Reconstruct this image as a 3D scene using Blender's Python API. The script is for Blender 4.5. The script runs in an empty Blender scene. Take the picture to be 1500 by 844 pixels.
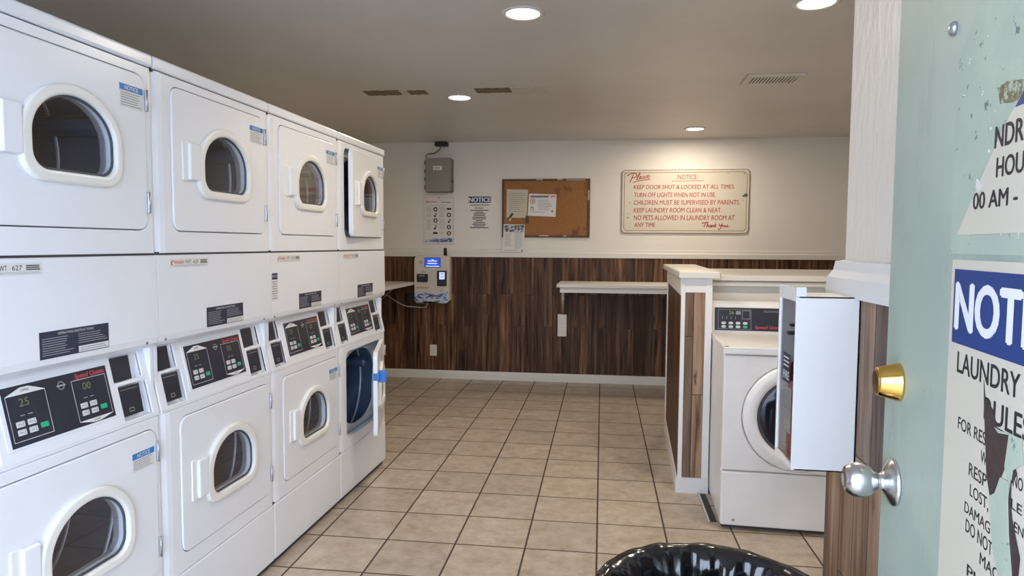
import bpy, bmesh, math, random
from mathutils import Matrix, Vector, noise as mnoise
random.seed(7)
S = bpy.context.scene
COL = S.collection
PI = math.pi

# ------------------------------------------------------------------ camera
CX, CY, CZ = 1.35443, -1.91555, 1.34777
YAW, PITCH, ROLL, FPX = 0.131939, 0.063475, 0.005908, 990.99
F_ = Vector((-math.sin(YAW)*math.cos(PITCH), math.cos(YAW)*math.cos(PITCH), -math.sin(PITCH)))
R0 = Vector((math.cos(YAW), math.sin(YAW), 0)); U0 = R0.cross(F_)
R_ = R0*math.cos(ROLL) + U0*math.sin(ROLL); U_ = R_.cross(F_)
CAMP = Vector((CX, CY, CZ))
cam = bpy.data.cameras.new('camera'); cam.sensor_width = 36; cam.lens = FPX*36/1500
cam.clip_start = .02; cam.clip_end = 100
co = bpy.data.objects.new('camera', cam); COL.objects.link(co)
m = Matrix((R_, U_, -F_)).transposed().to_4x4(); m.translation = CAMP
co.matrix_world = m
S.camera = co

# ------------------------------------------------------------------ sky, exposure
S.view_settings.view_transform = 'Standard'; S.view_settings.look = 'None'
S.view_settings.gamma = 1; S.view_settings.use_curve_mapping = False
S.view_settings.exposure = 0.0
S.cycles.diffuse_bounces = 8; S.cycles.max_bounces = 14; S.cycles.transparent_max_bounces = 12
SKY_COL = (.66, .785, 1.0, 1); SKY_STRENGTH = 8.4
LAMP_W = 12.8; LAMP_COL = (1.0, .86, .69)
w = bpy.data.worlds.new('sky'); S.world = w; w.use_nodes = True
bg = w.node_tree.nodes['Background']; bg.inputs[0].default_value = SKY_COL; bg.inputs[1].default_value = SKY_STRENGTH

# ------------------------------------------------------------------ room numbers
WD = .683; PHI = .02351; YB = 4.711; H = 2.359; ZR = 1.2267; T = .31691; TX, TY = 1.34942, 2.9001
XL, XR, YF = -1.15, 3.75, -1.80

def ray(u, v):
    return F_ + R_*((u-750)/FPX) + U_*((422-v)/FPX)
def wp(u, v, y=YB):                 # point of a vertical plane y = const
    d = ray(u, v); return CAMP + d*((y-CY)/d.y)

# ------------------------------------------------------------------ materials
def nodes(name):
    mt = bpy.data.materials.new(name); mt.use_nodes = True
    nt = mt.node_tree; b = nt.nodes['Principled BSDF']
    return mt, nt, b
def N(nt, kind, **kw):
    n = nt.nodes.new(kind)
    for k, v in kw.items():
        if k.startswith('i_'): n.inputs[k[2:].replace('_', ' ')].default_value = v
        else: setattr(n, k, v)
    return n
def coords(nt, scale=(1, 1, 1), rot=(0, 0, 0), loc=(0, 0, 0)):
    tc = N(nt, 'ShaderNodeTexCoord'); mp = N(nt, 'ShaderNodeMapping')
    mp.inputs['Scale'].default_value = scale; mp.inputs['Rotation'].default_value = rot; mp.inputs['Location'].default_value = loc
    nt.links.new(tc.outputs['Object'], mp.inputs[0]); return mp.outputs[0]
def ramp(nt, fac, stops):
    r = N(nt, 'ShaderNodeValToRGB'); e = r.color_ramp.elements
    while len(e) < len(stops): e.new(.5)
    for k, (p, c) in enumerate(stops): e[k].position = p; e[k].color = (*c, 1)
    nt.links.new(fac, r.inputs[0]); return r.outputs[0]
def mixc(nt, fac, a, b, mode='MIX'):
    x = N(nt, 'ShaderNodeMix', data_type='RGBA', blend_type=mode)
    for s, val in ((0, fac), (6, a), (7, b)):
        if hasattr(val, 'links'): nt.links.new(val, x.inputs[s])
        else: x.inputs[s].default_value = val if s == 0 else (*val, 1)[:4]
    return x.outputs[2]
def bump(nt, b, h, strength, dist=.002):
    n = N(nt, 'ShaderNodeBump', i_Strength=strength, i_Distance=dist)
    nt.links.new(h, n.inputs['Height']); nt.links.new(n.outputs[0], b.inputs['Normal'])
def noise(nt, vec, scale, detail=4, rough=.55):
    n = N(nt, 'ShaderNodeTexNoise', i_Scale=scale, i_Detail=detail, i_Roughness=rough)
    nt.links.new(vec, n.inputs['Vector']); return n.outputs['Fac']
def simple(name, col, rough=.5, metal=0, var=0, vs=6, bs=0, bsc=60, coat=0, spec=.5):
    mt, nt, b = nodes(name)
    b.inputs['Base Color'].default_value = (*col, 1); b.inputs['Roughness'].default_value = rough
    b.inputs['Metallic'].default_value = metal; b.inputs['Coat Weight'].default_value = coat
    b.inputs['Specular IOR Level'].default_value = spec
    v = coords(nt)
    if var:
        f = noise(nt, v, vs)
        nt.links.new(ramp(nt, f, [(.3, tuple(c*(1-var) for c in col)), (.7, tuple(min(1, c*(1+var*.5)) for c in col))]), b.inputs['Base Color'])
    if bs: bump(nt, b, noise(nt, v, bsc, 3), bs)
    return mt
def emit(name, col, st):
    mt, nt, b = nodes(name)
    b.inputs['Base Color'].default_value = (*col, 1)
    b.inputs['Emission Color'].default_value = (*col, 1); b.inputs['Emission Strength'].default_value = st
    return mt
def glass(name, tint=(.75, .8, .85), ior=1.5):
    mt, nt, b = nodes(name); nt.nodes.remove(b)
    tr = N(nt, 'ShaderNodeBsdfTransparent'); tr.inputs[0].default_value = (*tint, 1)
    gl = N(nt, 'ShaderNodeBsdfGlossy'); gl.inputs['Roughness'].default_value = .02
    lw = N(nt, 'ShaderNodeLayerWeight'); lw.inputs[0].default_value = .5
    pw = N(nt, 'ShaderNodeMath', operation='POWER'); nt.links.new(lw.outputs['Facing'], pw.inputs[0]); pw.inputs[1].default_value = 5
    fr = N(nt, 'ShaderNodeMath', operation='MULTIPLY_ADD'); nt.links.new(pw.outputs[0], fr.inputs[0]); r0 = ((ior-1)/(ior+1))**2
    fr.inputs[1].default_value = 1-r0; fr.inputs[2].default_value = r0
    mx = N(nt, 'ShaderNodeMixShader'); out = nt.nodes['Material Output']
    nt.links.new(fr.outputs[0], mx.inputs[0]); nt.links.new(tr.outputs[0], mx.inputs[1])
    nt.links.new(gl.outputs[0], mx.inputs[2]); nt.links.new(mx.outputs[0], out.inputs[0])
    return mt
def plaster(name, col, var=.06, bs=.25, bsc=35, rough=.55, streak=None):
    mt, nt, b = nodes(name); v = coords(nt)
    f = noise(nt, v, 1.7, 6, .6)
    c = ramp(nt, f, [(.3, tuple(x*(1-var) for x in col)), (.7, col)])
    sp = noise(nt, v, 55, 2)
    c = mixc(nt, ramp(nt, sp, [(.74, (0, 0, 0)), (.78, (.35, .35, .35))]), c, tuple(x*.55 for x in col))
    nt.links.new(c, b.inputs['Base Color']); b.inputs['Roughness'].default_value = rough
    vv = coords(nt, streak) if streak else v
    bump(nt, b, noise(nt, vv, bsc, 5, .6), bs, .004)
    return mt
def wood(name, axis, pale=False):
    """vertical boards; axis = the horizontal object axis the boards follow"""
    mt, nt, b = nodes(name)
    tc = N(nt, 'ShaderNodeTexCoord'); sx = N(nt, 'ShaderNodeSeparateXYZ'); nt.links.new(tc.outputs['Object'], sx.inputs[0])
    cb = N(nt, 'ShaderNodeCombineXYZ'); nt.links.new(sx.outputs[2], cb.inputs[0]); nt.links.new(sx.outputs[axis], cb.inputs[1])
    br = N(nt, 'ShaderNodeTexBrick', offset=.37, offset_frequency=3)
    br.inputs['Color1'].default_value = (0, 0, 0, 1); br.inputs['Color2'].default_value = (1, 1, 1, 1)
    br.inputs['Scale'].default_value = 1; br.inputs['Mortar Size'].default_value = .0016
    br.inputs['Brick Width'].default_value = .86; br.inputs['Row Height'].default_value = .088
    br.inputs['Mortar'].default_value = (.5, .5, .5, 1)
    nt.links.new(cb.outputs[0], br.inputs['Vector'])
    mp = N(nt, 'ShaderNodeMapping'); mp.inputs['Scale'].default_value = (1.8, 32, 1); nt.links.new(cb.outputs[0], mp.inputs[0])
    add = N(nt, 'ShaderNodeVectorMath', operation='ADD'); nt.links.new(mp.outputs[0], add.inputs[0])
    sc = N(nt, 'ShaderNodeVectorMath', operation='SCALE'); sc.inputs['Scale'].default_value = 9; nt.links.new(br.outputs['Color'], sc.inputs[0]); nt.links.new(sc.outputs[0], add.inputs[1])
    g = N(nt, 'ShaderNodeTexNoise', i_Scale=1.0, i_Detail=7, i_Roughness=.62, i_Distortion=.6); nt.links.new(add.outputs[0], g.inputs['Vector'])
    stops = [(.34, (.012, .005, .003)), (.44, (.065, .031, .016)), (.56, (.125, .068, .037)), (.72, (.25, .150, .085))]
    if pale: stops = [(.30, (.070, .040, .026)), (.42, (.19, .125, .088)), (.56, (.28, .195, .142)), (.78, (.42, .32, .245))]  # lighter grain: daylight and its sheen painted into the boards
    grain = ramp(nt, g.outputs['Fac'], stops)
    tone = ramp(nt, br.outputs['Color'], [(0, (.55, .52, .50)), (1, (1.35, 1.25, 1.12))])
    c = mixc(nt, 1.0, grain, tone, 'MULTIPLY')
    mp2 = N(nt, 'ShaderNodeMapping'); mp2.inputs['Scale'].default_value = (4, 17, 1); nt.links.new(cb.outputs[0], mp2.inputs[0])
    k = noise(nt, mp2.outputs[0], 1.0, 3)
    c = mixc(nt, ramp(nt, k, [(.66, (0, 0, 0)), (.74, (.8, .8, .8))]), c, (.016, .009, .007))
    c = mixc(nt, br.outputs['Fac'], c, (.018, .010, .008))
    nt.links.new(c, b.inputs['Base Color']); b.inputs['Roughness'].default_value = .5; b.inputs['Specular IOR Level'].default_value = .22
    return mt
def tile():
    mt, nt, b = nodes('beige ceramic tile')
    v = coords(nt, loc=(-TX, -TY, 0))
    br = N(nt, 'ShaderNodeTexBrick', offset=0, squash=1)
    br.inputs['Scale'].default_value = 1; br.inputs['Brick Width'].default_value = T; br.inputs['Row Height'].default_value = T
    br.inputs['Mortar Size'].default_value = .0044; br.inputs['Mortar Smooth'].default_value = .1
    br.inputs['Color1'].default_value = (0, 0, 0, 1); br.inputs['Color2'].default_value = (1, 1, 1, 1)
    nt.links.new(v, br.inputs['Vector'])
    sc = N(nt, 'ShaderNodeVectorMath', operation='SCALE'); sc.inputs['Scale'].default_value = 7; nt.links.new(br.outputs['Color'], sc.inputs[0])
    ad = N(nt, 'ShaderNodeVectorMath', operation='ADD'); nt.links.new(v, ad.inputs[0]); nt.links.new(sc.outputs[0], ad.inputs[1])
    f1 = N(nt, 'ShaderNodeTexNoise', i_Scale=11.0, i_Detail=9, i_Roughness=.72); nt.links.new(ad.outputs[0], f1.inputs['Vector'])
    c = ramp(nt, f1.outputs['Fac'], [(.3, (.33, .265, .195)), (.5, (.465, .39, .31)), (.7, (.58, .51, .43))])
    c = mixc(nt, .75, c, ramp(nt, br.outputs['Color'], [(0, (.86, .86, .86)), (1, (1.05, 1.04, 1.02))]), 'MULTIPLY')
    pit = noise(nt, v, 48, 4, .7)
    c = mixc(nt, ramp(nt, pit, [(.62, (0, 0, 0)), (.72, (.5, .5, .5))]), c, (.27, .20, .145))
    c = mixc(nt, br.outputs['Fac'], c, (.055, .042, .033))
    nt.links.new(c, b.inputs['Base Color'])
    r = ramp(nt, br.outputs['Fac'], [(0, (.34, .34, .34)), (1, (.8, .8, .8))]); nt.links.new(r, b.inputs['Roughness'])
    inv = N(nt, 'ShaderNodeMath', operation='SUBTRACT'); inv.inputs[0].default_value = 1; nt.links.new(br.outputs['Fac'], inv.inputs[1])
    bump(nt, b, inv.outputs[0], .4, .002)
    return mt
def ceiling_mat():
    mt, nt, b = nodes('painted ceiling'); v = coords(nt)
    f = noise(nt, v, 1.1, 5, .6)
    c = ramp(nt, f, [(.3, (.57, .54, .50)), (.7, (.65, .62, .58))])
    sc = noise(nt, coords(nt, (14, 3, 1)), 2.2, 6, .7)
    c = mixc(nt, ramp(nt, sc, [(.70, (0, 0, 0)), (.74, (.5, .5, .5))]), c, (.76, .73, .69))
    nt.links.new(c, b.inputs['Base Color']); b.inputs['Roughness'].default_value = .38
    bump(nt, b, noise(nt, v, 22, 4), .22, .004)
    return mt
def door_paint():
    mt, nt, b = nodes('worn teal door paint'); v = coords(nt)
    f = noise(nt, v, 3.2, 7, .62)
    c = ramp(nt, f, [(.3, (.27, .335, .285)), (.52, (.335, .39, .325)), (.72, (.39, .44, .355))])
    d = noise(nt, coords(nt, (1, 1, .35)), 9, 6, .7)
    c = mixc(nt, ramp(nt, d, [(.56, (0, 0, 0)), (.68, (.7, .7, .7))]), c, (.225, .29, .26))
    s = noise(nt, v, 70, 3, .7)
    c = mixc(nt, ramp(nt, s, [(.71, (0, 0, 0)), (.74, (.8, .8, .8))]), c, (.11, .15, .15))
    nt.links.new(c, b.inputs['Base Color']); b.inputs['Roughness'].default_value = .5
    bump(nt, b, noise(nt, v, 60, 4), .12)
    return mt
def residue():
    mt, nt, b = nodes('glue residue on paint'); v = coords(nt)
    f = noise(nt, v, 5, 7, .65)
    c = ramp(nt, f, [(.3, (.31, .38, .32)), (.52, (.37, .43, .34)), (.7, (.445, .50, .37))])
    s = noise(nt, v, 46, 4, .7)
    c = mixc(nt, ramp(nt, s, [(.63, (0, 0, 0)), (.66, (1, 1, 1))]), c, (.12, .15, .15))
    s2 = noise(nt, v, 60, 3, .7)
    c = mixc(nt, ramp(nt, s2, [(.68, (0, 0, 0)), (.70, (1, 1, 1))]), c, (.75, .77, .72))
    nt.links.new(c, b.inputs['Base Color']); b.inputs['Roughness'].default_value = .6
    bump(nt, b, s, .3, .002)
    return mt
def cork():
    mt, nt, b = nodes('cork'); v = coords(nt)
    c = ramp(nt, noise(nt, v, 90, 4), [(.3, (.235, .100, .033)), (.7, (.37, .175, .062))])
    c = mixc(nt, ramp(nt, noise(nt, v, 5.5, 5, .7), [(.56, (0, 0, 0)), (.66, (.65, .65, .65))]), c, (.085, .036, .018))
    nt.links.new(c, b.inputs['Base Color']); b.inputs['Roughness'].default_value = .85
    return mt
def waves():
    mt, nt, b = nodes('blue wave print'); v = coords(nt, (1, 1, 2.2))
    n = N(nt, 'ShaderNodeTexNoise', i_Scale=16.0, i_Detail=5, i_Distortion=1.5); nt.links.new(v, n.inputs['Vector'])
    c = ramp(nt, n.outputs['Fac'], [(.34, (.03, .06, .22)), (.48, (.12, .22, .46)), (.56, (.62, .68, .78)), (.7, (.25, .36, .6))])
    nt.links.new(c, b.inputs['Base Color']); b.inputs['Roughness'].default_value = .4
    return mt
def photo_print():
    mt, nt, b = nodes('dark photo print'); v = coords(nt)
    c = ramp(nt, noise(nt, v, 38, 3), [(.42, (.03, .035, .045)), (.5, (.2, .22, .24)), (.6, (.6, .6, .58))])
    nt.links.new(c, b.inputs['Base Color']); b.inputs['Roughness'].default_value = .6
    return mt

M = {}
M['enamel'] = simple('white enamel', (.795, .815, .855), .28, var=.03, vs=3)
M['enamel_old'] = simple('white enamel scuffed', (.83, .825, .815), .33, var=.06, vs=5)
M['ring'] = simple('ivory plastic', (.80, .79, .745), .35, var=.03, vs=4)
M['seam'] = simple('dark gap', (.05, .05, .06), .7, var=.2)
M['bulkhead'] = simple('grey white liner metal', (.55, .57, .60), .4, var=.08, vs=9)
M['liner_grey'] = simple('grey door liner', (.24, .255, .28), .45, var=.08, vs=9)
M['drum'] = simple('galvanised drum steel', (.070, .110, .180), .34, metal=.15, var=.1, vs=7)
M['drum_rib'] = simple('drum rib', (.55, .6, .66), .35, metal=.3, var=.1)
M['glass'] = glass('dryer window glass', (.95, .97, 1.0), 2.2)
M['navy'] = simple('dark navy panel', (.022, .026, .045), .32, var=.15)
M['navy_label'] = simple('navy label', (.030, .036, .065), .5, var=.15)
M['slot'] = simple('coin slot black', (.018, .02, .034), .45, var=.2)
M['white_print'] = simple('white print', (.72, .72, .72), .5, var=.03)
M['dim_print'] = simple('dim grey print', (.36, .37, .40), .5, var=.03)
M['grey_print'] = simple('grey print', (.30, .30, .32), .6, var=.03)
M['black_print'] = simple('black print', (.018, .018, .02), .55, var=.05)
M['red_print'] = simple('red print', (.60, .060, .055), .5, var=.05)
M['faded_red'] = simple('hand painted red', (.42, .045, .035), .55, var=.15, vs=30)
M['blue_print'] = simple('blue band print', (.03, .20, .52), .5, var=.04)
M['royal'] = simple('royal blue print', (.013, .042, .18), .45, var=.12, vs=9)
M['dark_blue'] = simple('dark blue print', (.02, .03, .12), .5, var=.05)
M['paper'] = simple('white paper', (.72, .715, .70), .6, var=.03)
M['paper_cream'] = simple('cream paper', (.58, .53, .40), .7, var=.06)
M['green_btn'] = simple('green button', (.02, .42, .22), .4, var=.05)
M['btn'] = simple('light grey button', (.62, .63, .64), .4, var=.05)
M['digits'] = emit('green display digits', (.13, .15, .045), .3)
M['digits_bright'] = emit('lit green digits', (.20, .34, .08), .3)
M['steel'] = simple('hinge steel', (.45, .45, .46), .35, metal=.8, var=.1)
M['blue_tape'] = simple('blue tape', (.02, .17, .58), .45, var=.05)
M['wall'] = plaster('cream wall paint', (.75, .715, .65))
M['wall_rough'] = plaster('thick old white paint', (.80, .755, .68), .05, .9, 30, .4, streak=(1, 1, .35))
M['trim'] = plaster('white trim paint', (.70, .675, .62), .06, .12, 40, .4)
M['trim_white'] = plaster('bright trim paint', (.76, .755, .74), .04, .1, 40, .4)
M['wood_x'] = wood('vertical board panelling', 0)
M['wood_y'] = wood('vertical board panelling along depth', 1)
M['daylit_x'] = wood('daylight-painted board panelling', 0, True); M['daylit_y'] = wood('daylight-painted board panelling along depth', 1, True)  # lit copies of the same boards, daylight put into the colour
M['tile'] = tile(); M['ceil'] = ceiling_mat(); M['door'] = door_paint(); M['residue'] = residue(); M['cork'] = cork()
M['waves'] = waves(); M['photo'] = photo_print()
M['cork_frame'] = simple('worn brown frame', (.10, .045, .022), .6, var=.25, vs=18)
M['board_paint'] = simple('cream sign board', (.63, .575, .475), .5, var=.05, vs=3)
M['edge_rust'] = simple('worn dark edge', (.16, .07, .04), .6, var=.3, vs=30)
M['grey_box'] = simple('grey enclosure plastic', (.255, .245, .205), .5, var=.05)
M['grey_dark'] = simple('grey enclosure edge', (.15, .145, .125), .55, var=.05)
M['black'] = simple('black plastic', (.012, .012, .013), .45, var=.1)
M['kiosk'] = simple('kiosk cream plastic', (.60, .565, .49), .4, var=.03)
M['screen_blue'] = emit('lit blue screen', (.015, .07, .60), .8)
M['screen_text'] = emit('lit screen text', (.55, .70, 1), .8)
M['screen_white'] = emit('lit white screen', (.55, .68, 1), .75)
M['cable'] = simple('pale cable', (.55, .52, .46), .5, var=.05)
M['cable_dark'] = simple('dark cable', (.06, .055, .05), .5, var=.05)
M['chrome'] = simple('satin chrome', (.66, .66, .67), .27, metal=1, var=.03)
M['brass'] = simple('polished brass', (.83, .54, .13), .16, metal=1, var=.05)
M['brass_dark'] = simple('worn brass', (.30, .18, .06), .35, metal=1, var=.15)
M['brown_glue'] = simple('dark brown glue', (.045, .026, .022), .7, var=.3, vs=50, bs=.4, bsc=90)
M['sign'] = simple('aged white sign', (.57, .52, .425), .45, var=.05, vs=5)
def tan():
    mt, nt, b = nodes('tan glue flecks'); v = coords(nt)
    c = ramp(nt, noise(nt, v, 85, 5, .75), [(.46, (.40, .46, .375)), (.5, (.20, .165, .075)), (.62, (.13, .10, .05))])
    nt.links.new(c, b.inputs['Base Color']); b.inputs['Roughness'].default_value = .7
    return mt
M['tan'] = tan()
M['red'] = simple('extinguisher red', (.42, .012, .018), .3, var=.05)
M['acrylic'] = glass('clear acrylic', (.86, .86, .86), 1.4)
M['cab_white'] = simple('white cabinet paint', (.82, .80, .765), .4, var=.03)
M['bag'] = simple('black bin liner', (.006, .0065, .008), .16, var=.2, vs=8, bs=.5, bsc=18, spec=.8)
M['can'] = simple('dark plastic can', (.03, .03, .032), .5, var=.1)
M['washer_glass'] = simple('dark washer bowl', (.008, .010, .016), .10, var=.3, spec=.35)
M['gasket'] = simple('grey rubber', (.06, .07, .09), .5, var=.1)
M['lamp_lens'] = emit('lamp lens', (1, .93, .82), 9)
M['lamp_trim'] = simple('lamp trim', (.62, .60, .56), .4, var=.03)
M['vent_white'] = simple('vent enamel', (.62, .59, .54), .45, var=.05)
M['vent_dark'] = simple('vent hole dark', (.06, .055, .05), .7, var=.1)
M['raw_patch'] = simple('bare brown board', (.19, .145, .085), .8, var=.35, vs=40)
M['torn'] = simple('peeled white paint', (.60, .57, .51), .7, var=.15, vs=30)
M['ground'] = simple('outdoor concrete', (.38, .40, .43), .8, var=.1)
M['metal_edge'] = simple('aluminium edge', (.62, .60, .57), .4, metal=.4, var=.1)
M['mud'] = simple('grimy black', (.02, .02, .02), .6, var=.4, vs=40)

# ------------------------------------------------------------------ mesh helpers
FYZ = Matrix(((0, 0, 1, 0), (1, 0, 0, 0), (0, 1, 0, 0), (0, 0, 0, 1)))      # sheet facing +x (right = +y)
FXZ = Matrix(((1, 0, 0, 0), (0, 0, -1, 0), (0, 1, 0, 0), (0, 0, 0, 1)))     # sheet facing -y (right = +x)
FXY = Matrix.Identity(4)
FDN = Matrix(((1, 0, 0, 0), (0, -1, 0, 0), (0, 0, -1, 0), (0, 0, 0, 1)))    # sheet facing down
def TR(x, y, z): return Matrix.Translation((x, y, z))

def rrect(x0, x1, y0, y1, r=0, n=5):
    if r <= 0: return [(x0, y0), (x1, y0), (x1, y1), (x0, y1)]
    p = []
    for cx, cy, a in ((x1-r, y0+r, -90), (x1-r, y1-r, 0), (x0+r, y1-r, 90), (x0+r, y0+r, 180)):
        for k in range(n+1):
            t = math.radians(a + 90*k/n); p.append((cx+r*math.cos(t), cy+r*math.sin(t)))
    return p
def dwin(x0, x1, z0, zs, z1, rc, n=28, e=1.0):
    """flat-bottomed window with a domed top"""
    p = []
    for cx, a in ((x0+rc, 180), (x1-rc, 270)):
        for k in range(6):
            t = math.radians(a+90*k/5); p.append((cx+rc*math.cos(t), z0+rc+rc*math.sin(t)))
    xc, a_, b_ = (x0+x1)/2, (x1-x0)/2, z1-zs
    for k in range(n+1):
        t = PI*k/n; c, s = math.cos(t), math.sin(t)
        p.append((xc+a_*math.copysign(abs(c)**e, c), zs+b_*abs(s)**e))
    return p
def circ(cx, cy, r, n=40): return [(cx+r*math.cos(2*PI*k/n), cy+r*math.sin(2*PI*k/n)) for k in range(n)]

def sheet(loops, thick=0.0, bevel=0.0):
    """filled flat shape (first loop outer, the rest holes), front face at z = thick"""
    cu = bpy.data.curves.new('tmp', 'CURVE'); cu.dimensions = '2D'; cu.fill_mode = 'BOTH' if thick else 'FRONT'
    if thick:
        cu.bevel_depth = bevel; cu.bevel_resolution = 2; cu.offset = -bevel; cu.extrude = max(thick/2-bevel, 0)
    for lp in loops:
        sp = cu.splines.new('POLY'); sp.points.add(len(lp)-1)
        for p, (x, y) in zip(sp.points, lp): p.co = (x, y, 0, 1)
        sp.use_cyclic_u = True
    o = bpy.data.objects.new('tmp', cu); me = bpy.data.meshes.new_from_object(o)
    bpy.data.objects.remove(o); bpy.data.curves.remove(cu)
    if thick: me.transform(TR(0, 0, thick/2))
    return me
def text_mesh(s, shear=0, bold=0, thick=0):
    cu = bpy.data.curves.new('tmp', 'FONT'); cu.body = s; cu.shear = shear; cu.resolution_u = 4
    cu.fill_mode = 'FRONT'
    o = bpy.data.objects.new('tmp', cu); me = bpy.data.meshes.new_from_object(o)
    bpy.data.objects.remove(o); bpy.data.curves.remove(cu); return me

class MB:
    def __init__(self): self.bm = bmesh.new(); self.mats = []
    def mi(self, mt):
        mt = M[mt] if isinstance(mt, str) else mt
        if mt not in self.mats: self.mats.append(mt)
        return self.mats.index(mt)
    def mesh(self, me, mx, mt, smooth=False):
        if mx is not None: me.transform(mx)
        n = len(self.bm.faces); self.bm.from_mesh(me); self.bm.faces.ensure_lookup_table(); i = self.mi(mt)
        for f in self.bm.faces[n:]: f.material_index = i; f.smooth = smooth
        bpy.data.meshes.remove(me); return self
    def temp(self, b, mx, mt, smooth=False):
        me = bpy.data.meshes.new('t'); b.to_mesh(me); b.free(); return self.mesh(me, mx, mt, smooth)
    def box(self, x0, x1, y0, y1, z0, z1, mt, bevel=0, seg=2, mx=None):
        b = bmesh.new(); bmesh.ops.create_cube(b, size=1)
        for v in b.verts: v.co = (x0+(v.co.x+.5)*(x1-x0), y0+(v.co.y+.5)*(y1-y0), z0+(v.co.z+.5)*(z1-z0))
        if bevel: bmesh.ops.bevel(b, geom=b.edges[:], offset=bevel, segments=seg, affect='EDGES', profile=.5)
        return self.temp(b, mx, mt)
    def sheet(self, loops, thick, mt, mx, bevel=0, lift=0):
        return self.mesh(sheet(loops, thick, bevel), mx @ TR(0, 0, lift), mt)
    def quad(self, pts, mt):
        vs = [self.bm.verts.new(p) for p in pts]; f = self.bm.faces.new(vs); f.material_index = self.mi(mt); return self
    def prism(self, prof, y0, y1, mt, axis='y'):
        """profile in (x,z) swept along y (or (y,z) along x)"""
        b = bmesh.new(); mk = (lambda p, t: (p[0], t, p[1])) if axis == 'y' else (lambda p, t: (t, p[0], p[1]))
        a = [b.verts.new(mk(p, y0)) for p in prof]; c = [b.verts.new(mk(p, y1)) for p in prof]; n = len(prof)
        for k in range(n): b.faces.new((a[k], a[(k+1) % n], c[(k+1) % n], c[k]))
        b.faces.new(a); b.faces.new(c[::-1]); bmesh.ops.recalc_face_normals(b, faces=b.faces[:])
        return self.temp(b, None, mt)
    def tube(self, pts, r, mt, seg=8, cyc=False):
        pts = [Vector(p) for p in pts]; b = bmesh.new(); rings = []; n = len(pts); up = Vector((.13, .31, .94)).normalized()
        for k, p in enumerate(pts):
            d = (pts[(k+1) % n if cyc else min(k+1, n-1)] - pts[k-1 if cyc else max(k-1, 0)]).normalized()
            x = d.cross(up).normalized(); y = d.cross(x)
            rings.append([b.verts.new(p + (x*math.cos(2*PI*j/seg)+y*math.sin(2*PI*j/seg))*r) for j in range(seg)])
        for k in range(n if cyc else n-1):
            A, B = rings[k], rings[(k+1) % n]
            for j in range(seg): b.faces.new((A[j], A[(j+1) % seg], B[(j+1) % seg], B[j]))
        if not cyc: b.faces.new(rings[0]); b.faces.new(rings[-1])
        bmesh.ops.recalc_face_normals(b, faces=b.faces[:])
        return self.temp(b, None, mt, True)
    def lathe(self, prof, mx, mt, seg=40, cap=True, smooth=True):
        """profile of (radius, height) about local z"""
        b = bmesh.new(); rings = []
        for r, h in prof: rings.append([b.verts.new((r*math.cos(2*PI*j/seg), r*math.sin(2*PI*j/seg), h)) for j in range(seg)])
        for A, B in zip(rings, rings[1:]):
            for j in range(seg): b.faces.new((A[j], A[(j+1) % seg], B[(j+1) % seg], B[j]))
        if cap: b.faces.new(rings[0][::-1]); b.faces.new(rings[-1])
        bmesh.ops.recalc_face_normals(b, faces=b.faces[:])
        me = bpy.data.meshes.new('t'); b.to_mesh(me); b.free()
        return self.mesh(me, mx, mt, smooth)
    def text(self, s, x0, x1, y0, h, mx, mt, lift=.0006, shear=0, bold=0, prefix=None, slope=0):
        """words fitted between x0 and x1, cap height h; with prefix, that first part of s spans x0..x1"""
        me = text_mesh(s, shear, bold); xs = [v.co.x for v in me.vertices]; ys = [v.co.y for v in me.vertices]
        if not xs: return self
        cap = text_mesh('H', 0, bold); hh = max(v.co.y for v in cap.vertices); bpy.data.meshes.remove(cap)
        a, e = min(xs), max(xs)
        if prefix:
            pm = text_mesh(prefix, shear, bold); e = max(v.co.x for v in pm.vertices); bpy.data.meshes.remove(pm)
        sx = (x1-x0)/(e-a); sy = h/hh
        for v in me.vertices:
            x = x0+(v.co.x-a)*sx; v.co = (x, y0+v.co.y*sy+slope*(x-x0), 0)
        if bold:
            for dx, dy in ((-bold, 0), (bold, 0), (0, bold*.5), (0, -bold*.5)): self.mesh(me.copy(), mx @ TR(dx*sx*.8, dy*sy*.8, lift-.00002), mt)
        return self.mesh(me, mx @ TR(0, 0, lift), mt)
    def bars(self, x0, x1, y0, y1, n, mx, mt, frac=.45, lift=.0005, seed=1, ragged=.3, center=False):
        """n thin rules standing for lines of print too fine to read"""
        rn = random.Random(seed); st = (y1-y0)/n; loops = []
        for k in range(n):
            w_ = (x1-x0)*(1-ragged*rn.random()); xa = (x0+x1-w_)/2 if center else x0; y = y1-(k+.5)*st
            me = sheet([rrect(xa, xa+w_, y-st*frac/2, y+st*frac/2)]); self.mesh(me, mx @ TR(0, 0, lift), mt)
        return self
    def build(self, name, parent=None, origin=None, auto=True):
        if origin is not None:
            o_ = Vector(origin)
            for v in self.bm.verts: v.co -= o_
        me = bpy.data.meshes.new(name); self.bm.to_mesh(me); self.bm.free()
        for mt in self.mats: me.materials.append(mt)
        o = bpy.data.objects.new(name, me); COL.objects.link(o)
        if origin is not None: o.location = origin
        if parent: o.parent = parent
        return o
def tag(o, label=None, cat=None, group=None, kind=None):
    if label: o['label'] = label
    if cat: o['category'] = cat
    if group: o['group'] = group
    if kind: o['kind'] = kind
    return o
def empty(name, loc, label, cat, group=None, rz=0):
    o = bpy.data.objects.new(name, None); COL.objects.link(o); o.location = loc; o.rotation_euler = (0, 0, rz)
    o.empty_display_size = .1
    return tag(o, label, cat, group)
def struct(mb, name, parent=None, label=None):
    o = mb.build(name, parent)
    if not parent: o['kind'] = 'structure'
    if label: o['label'] = label
    return o
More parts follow.
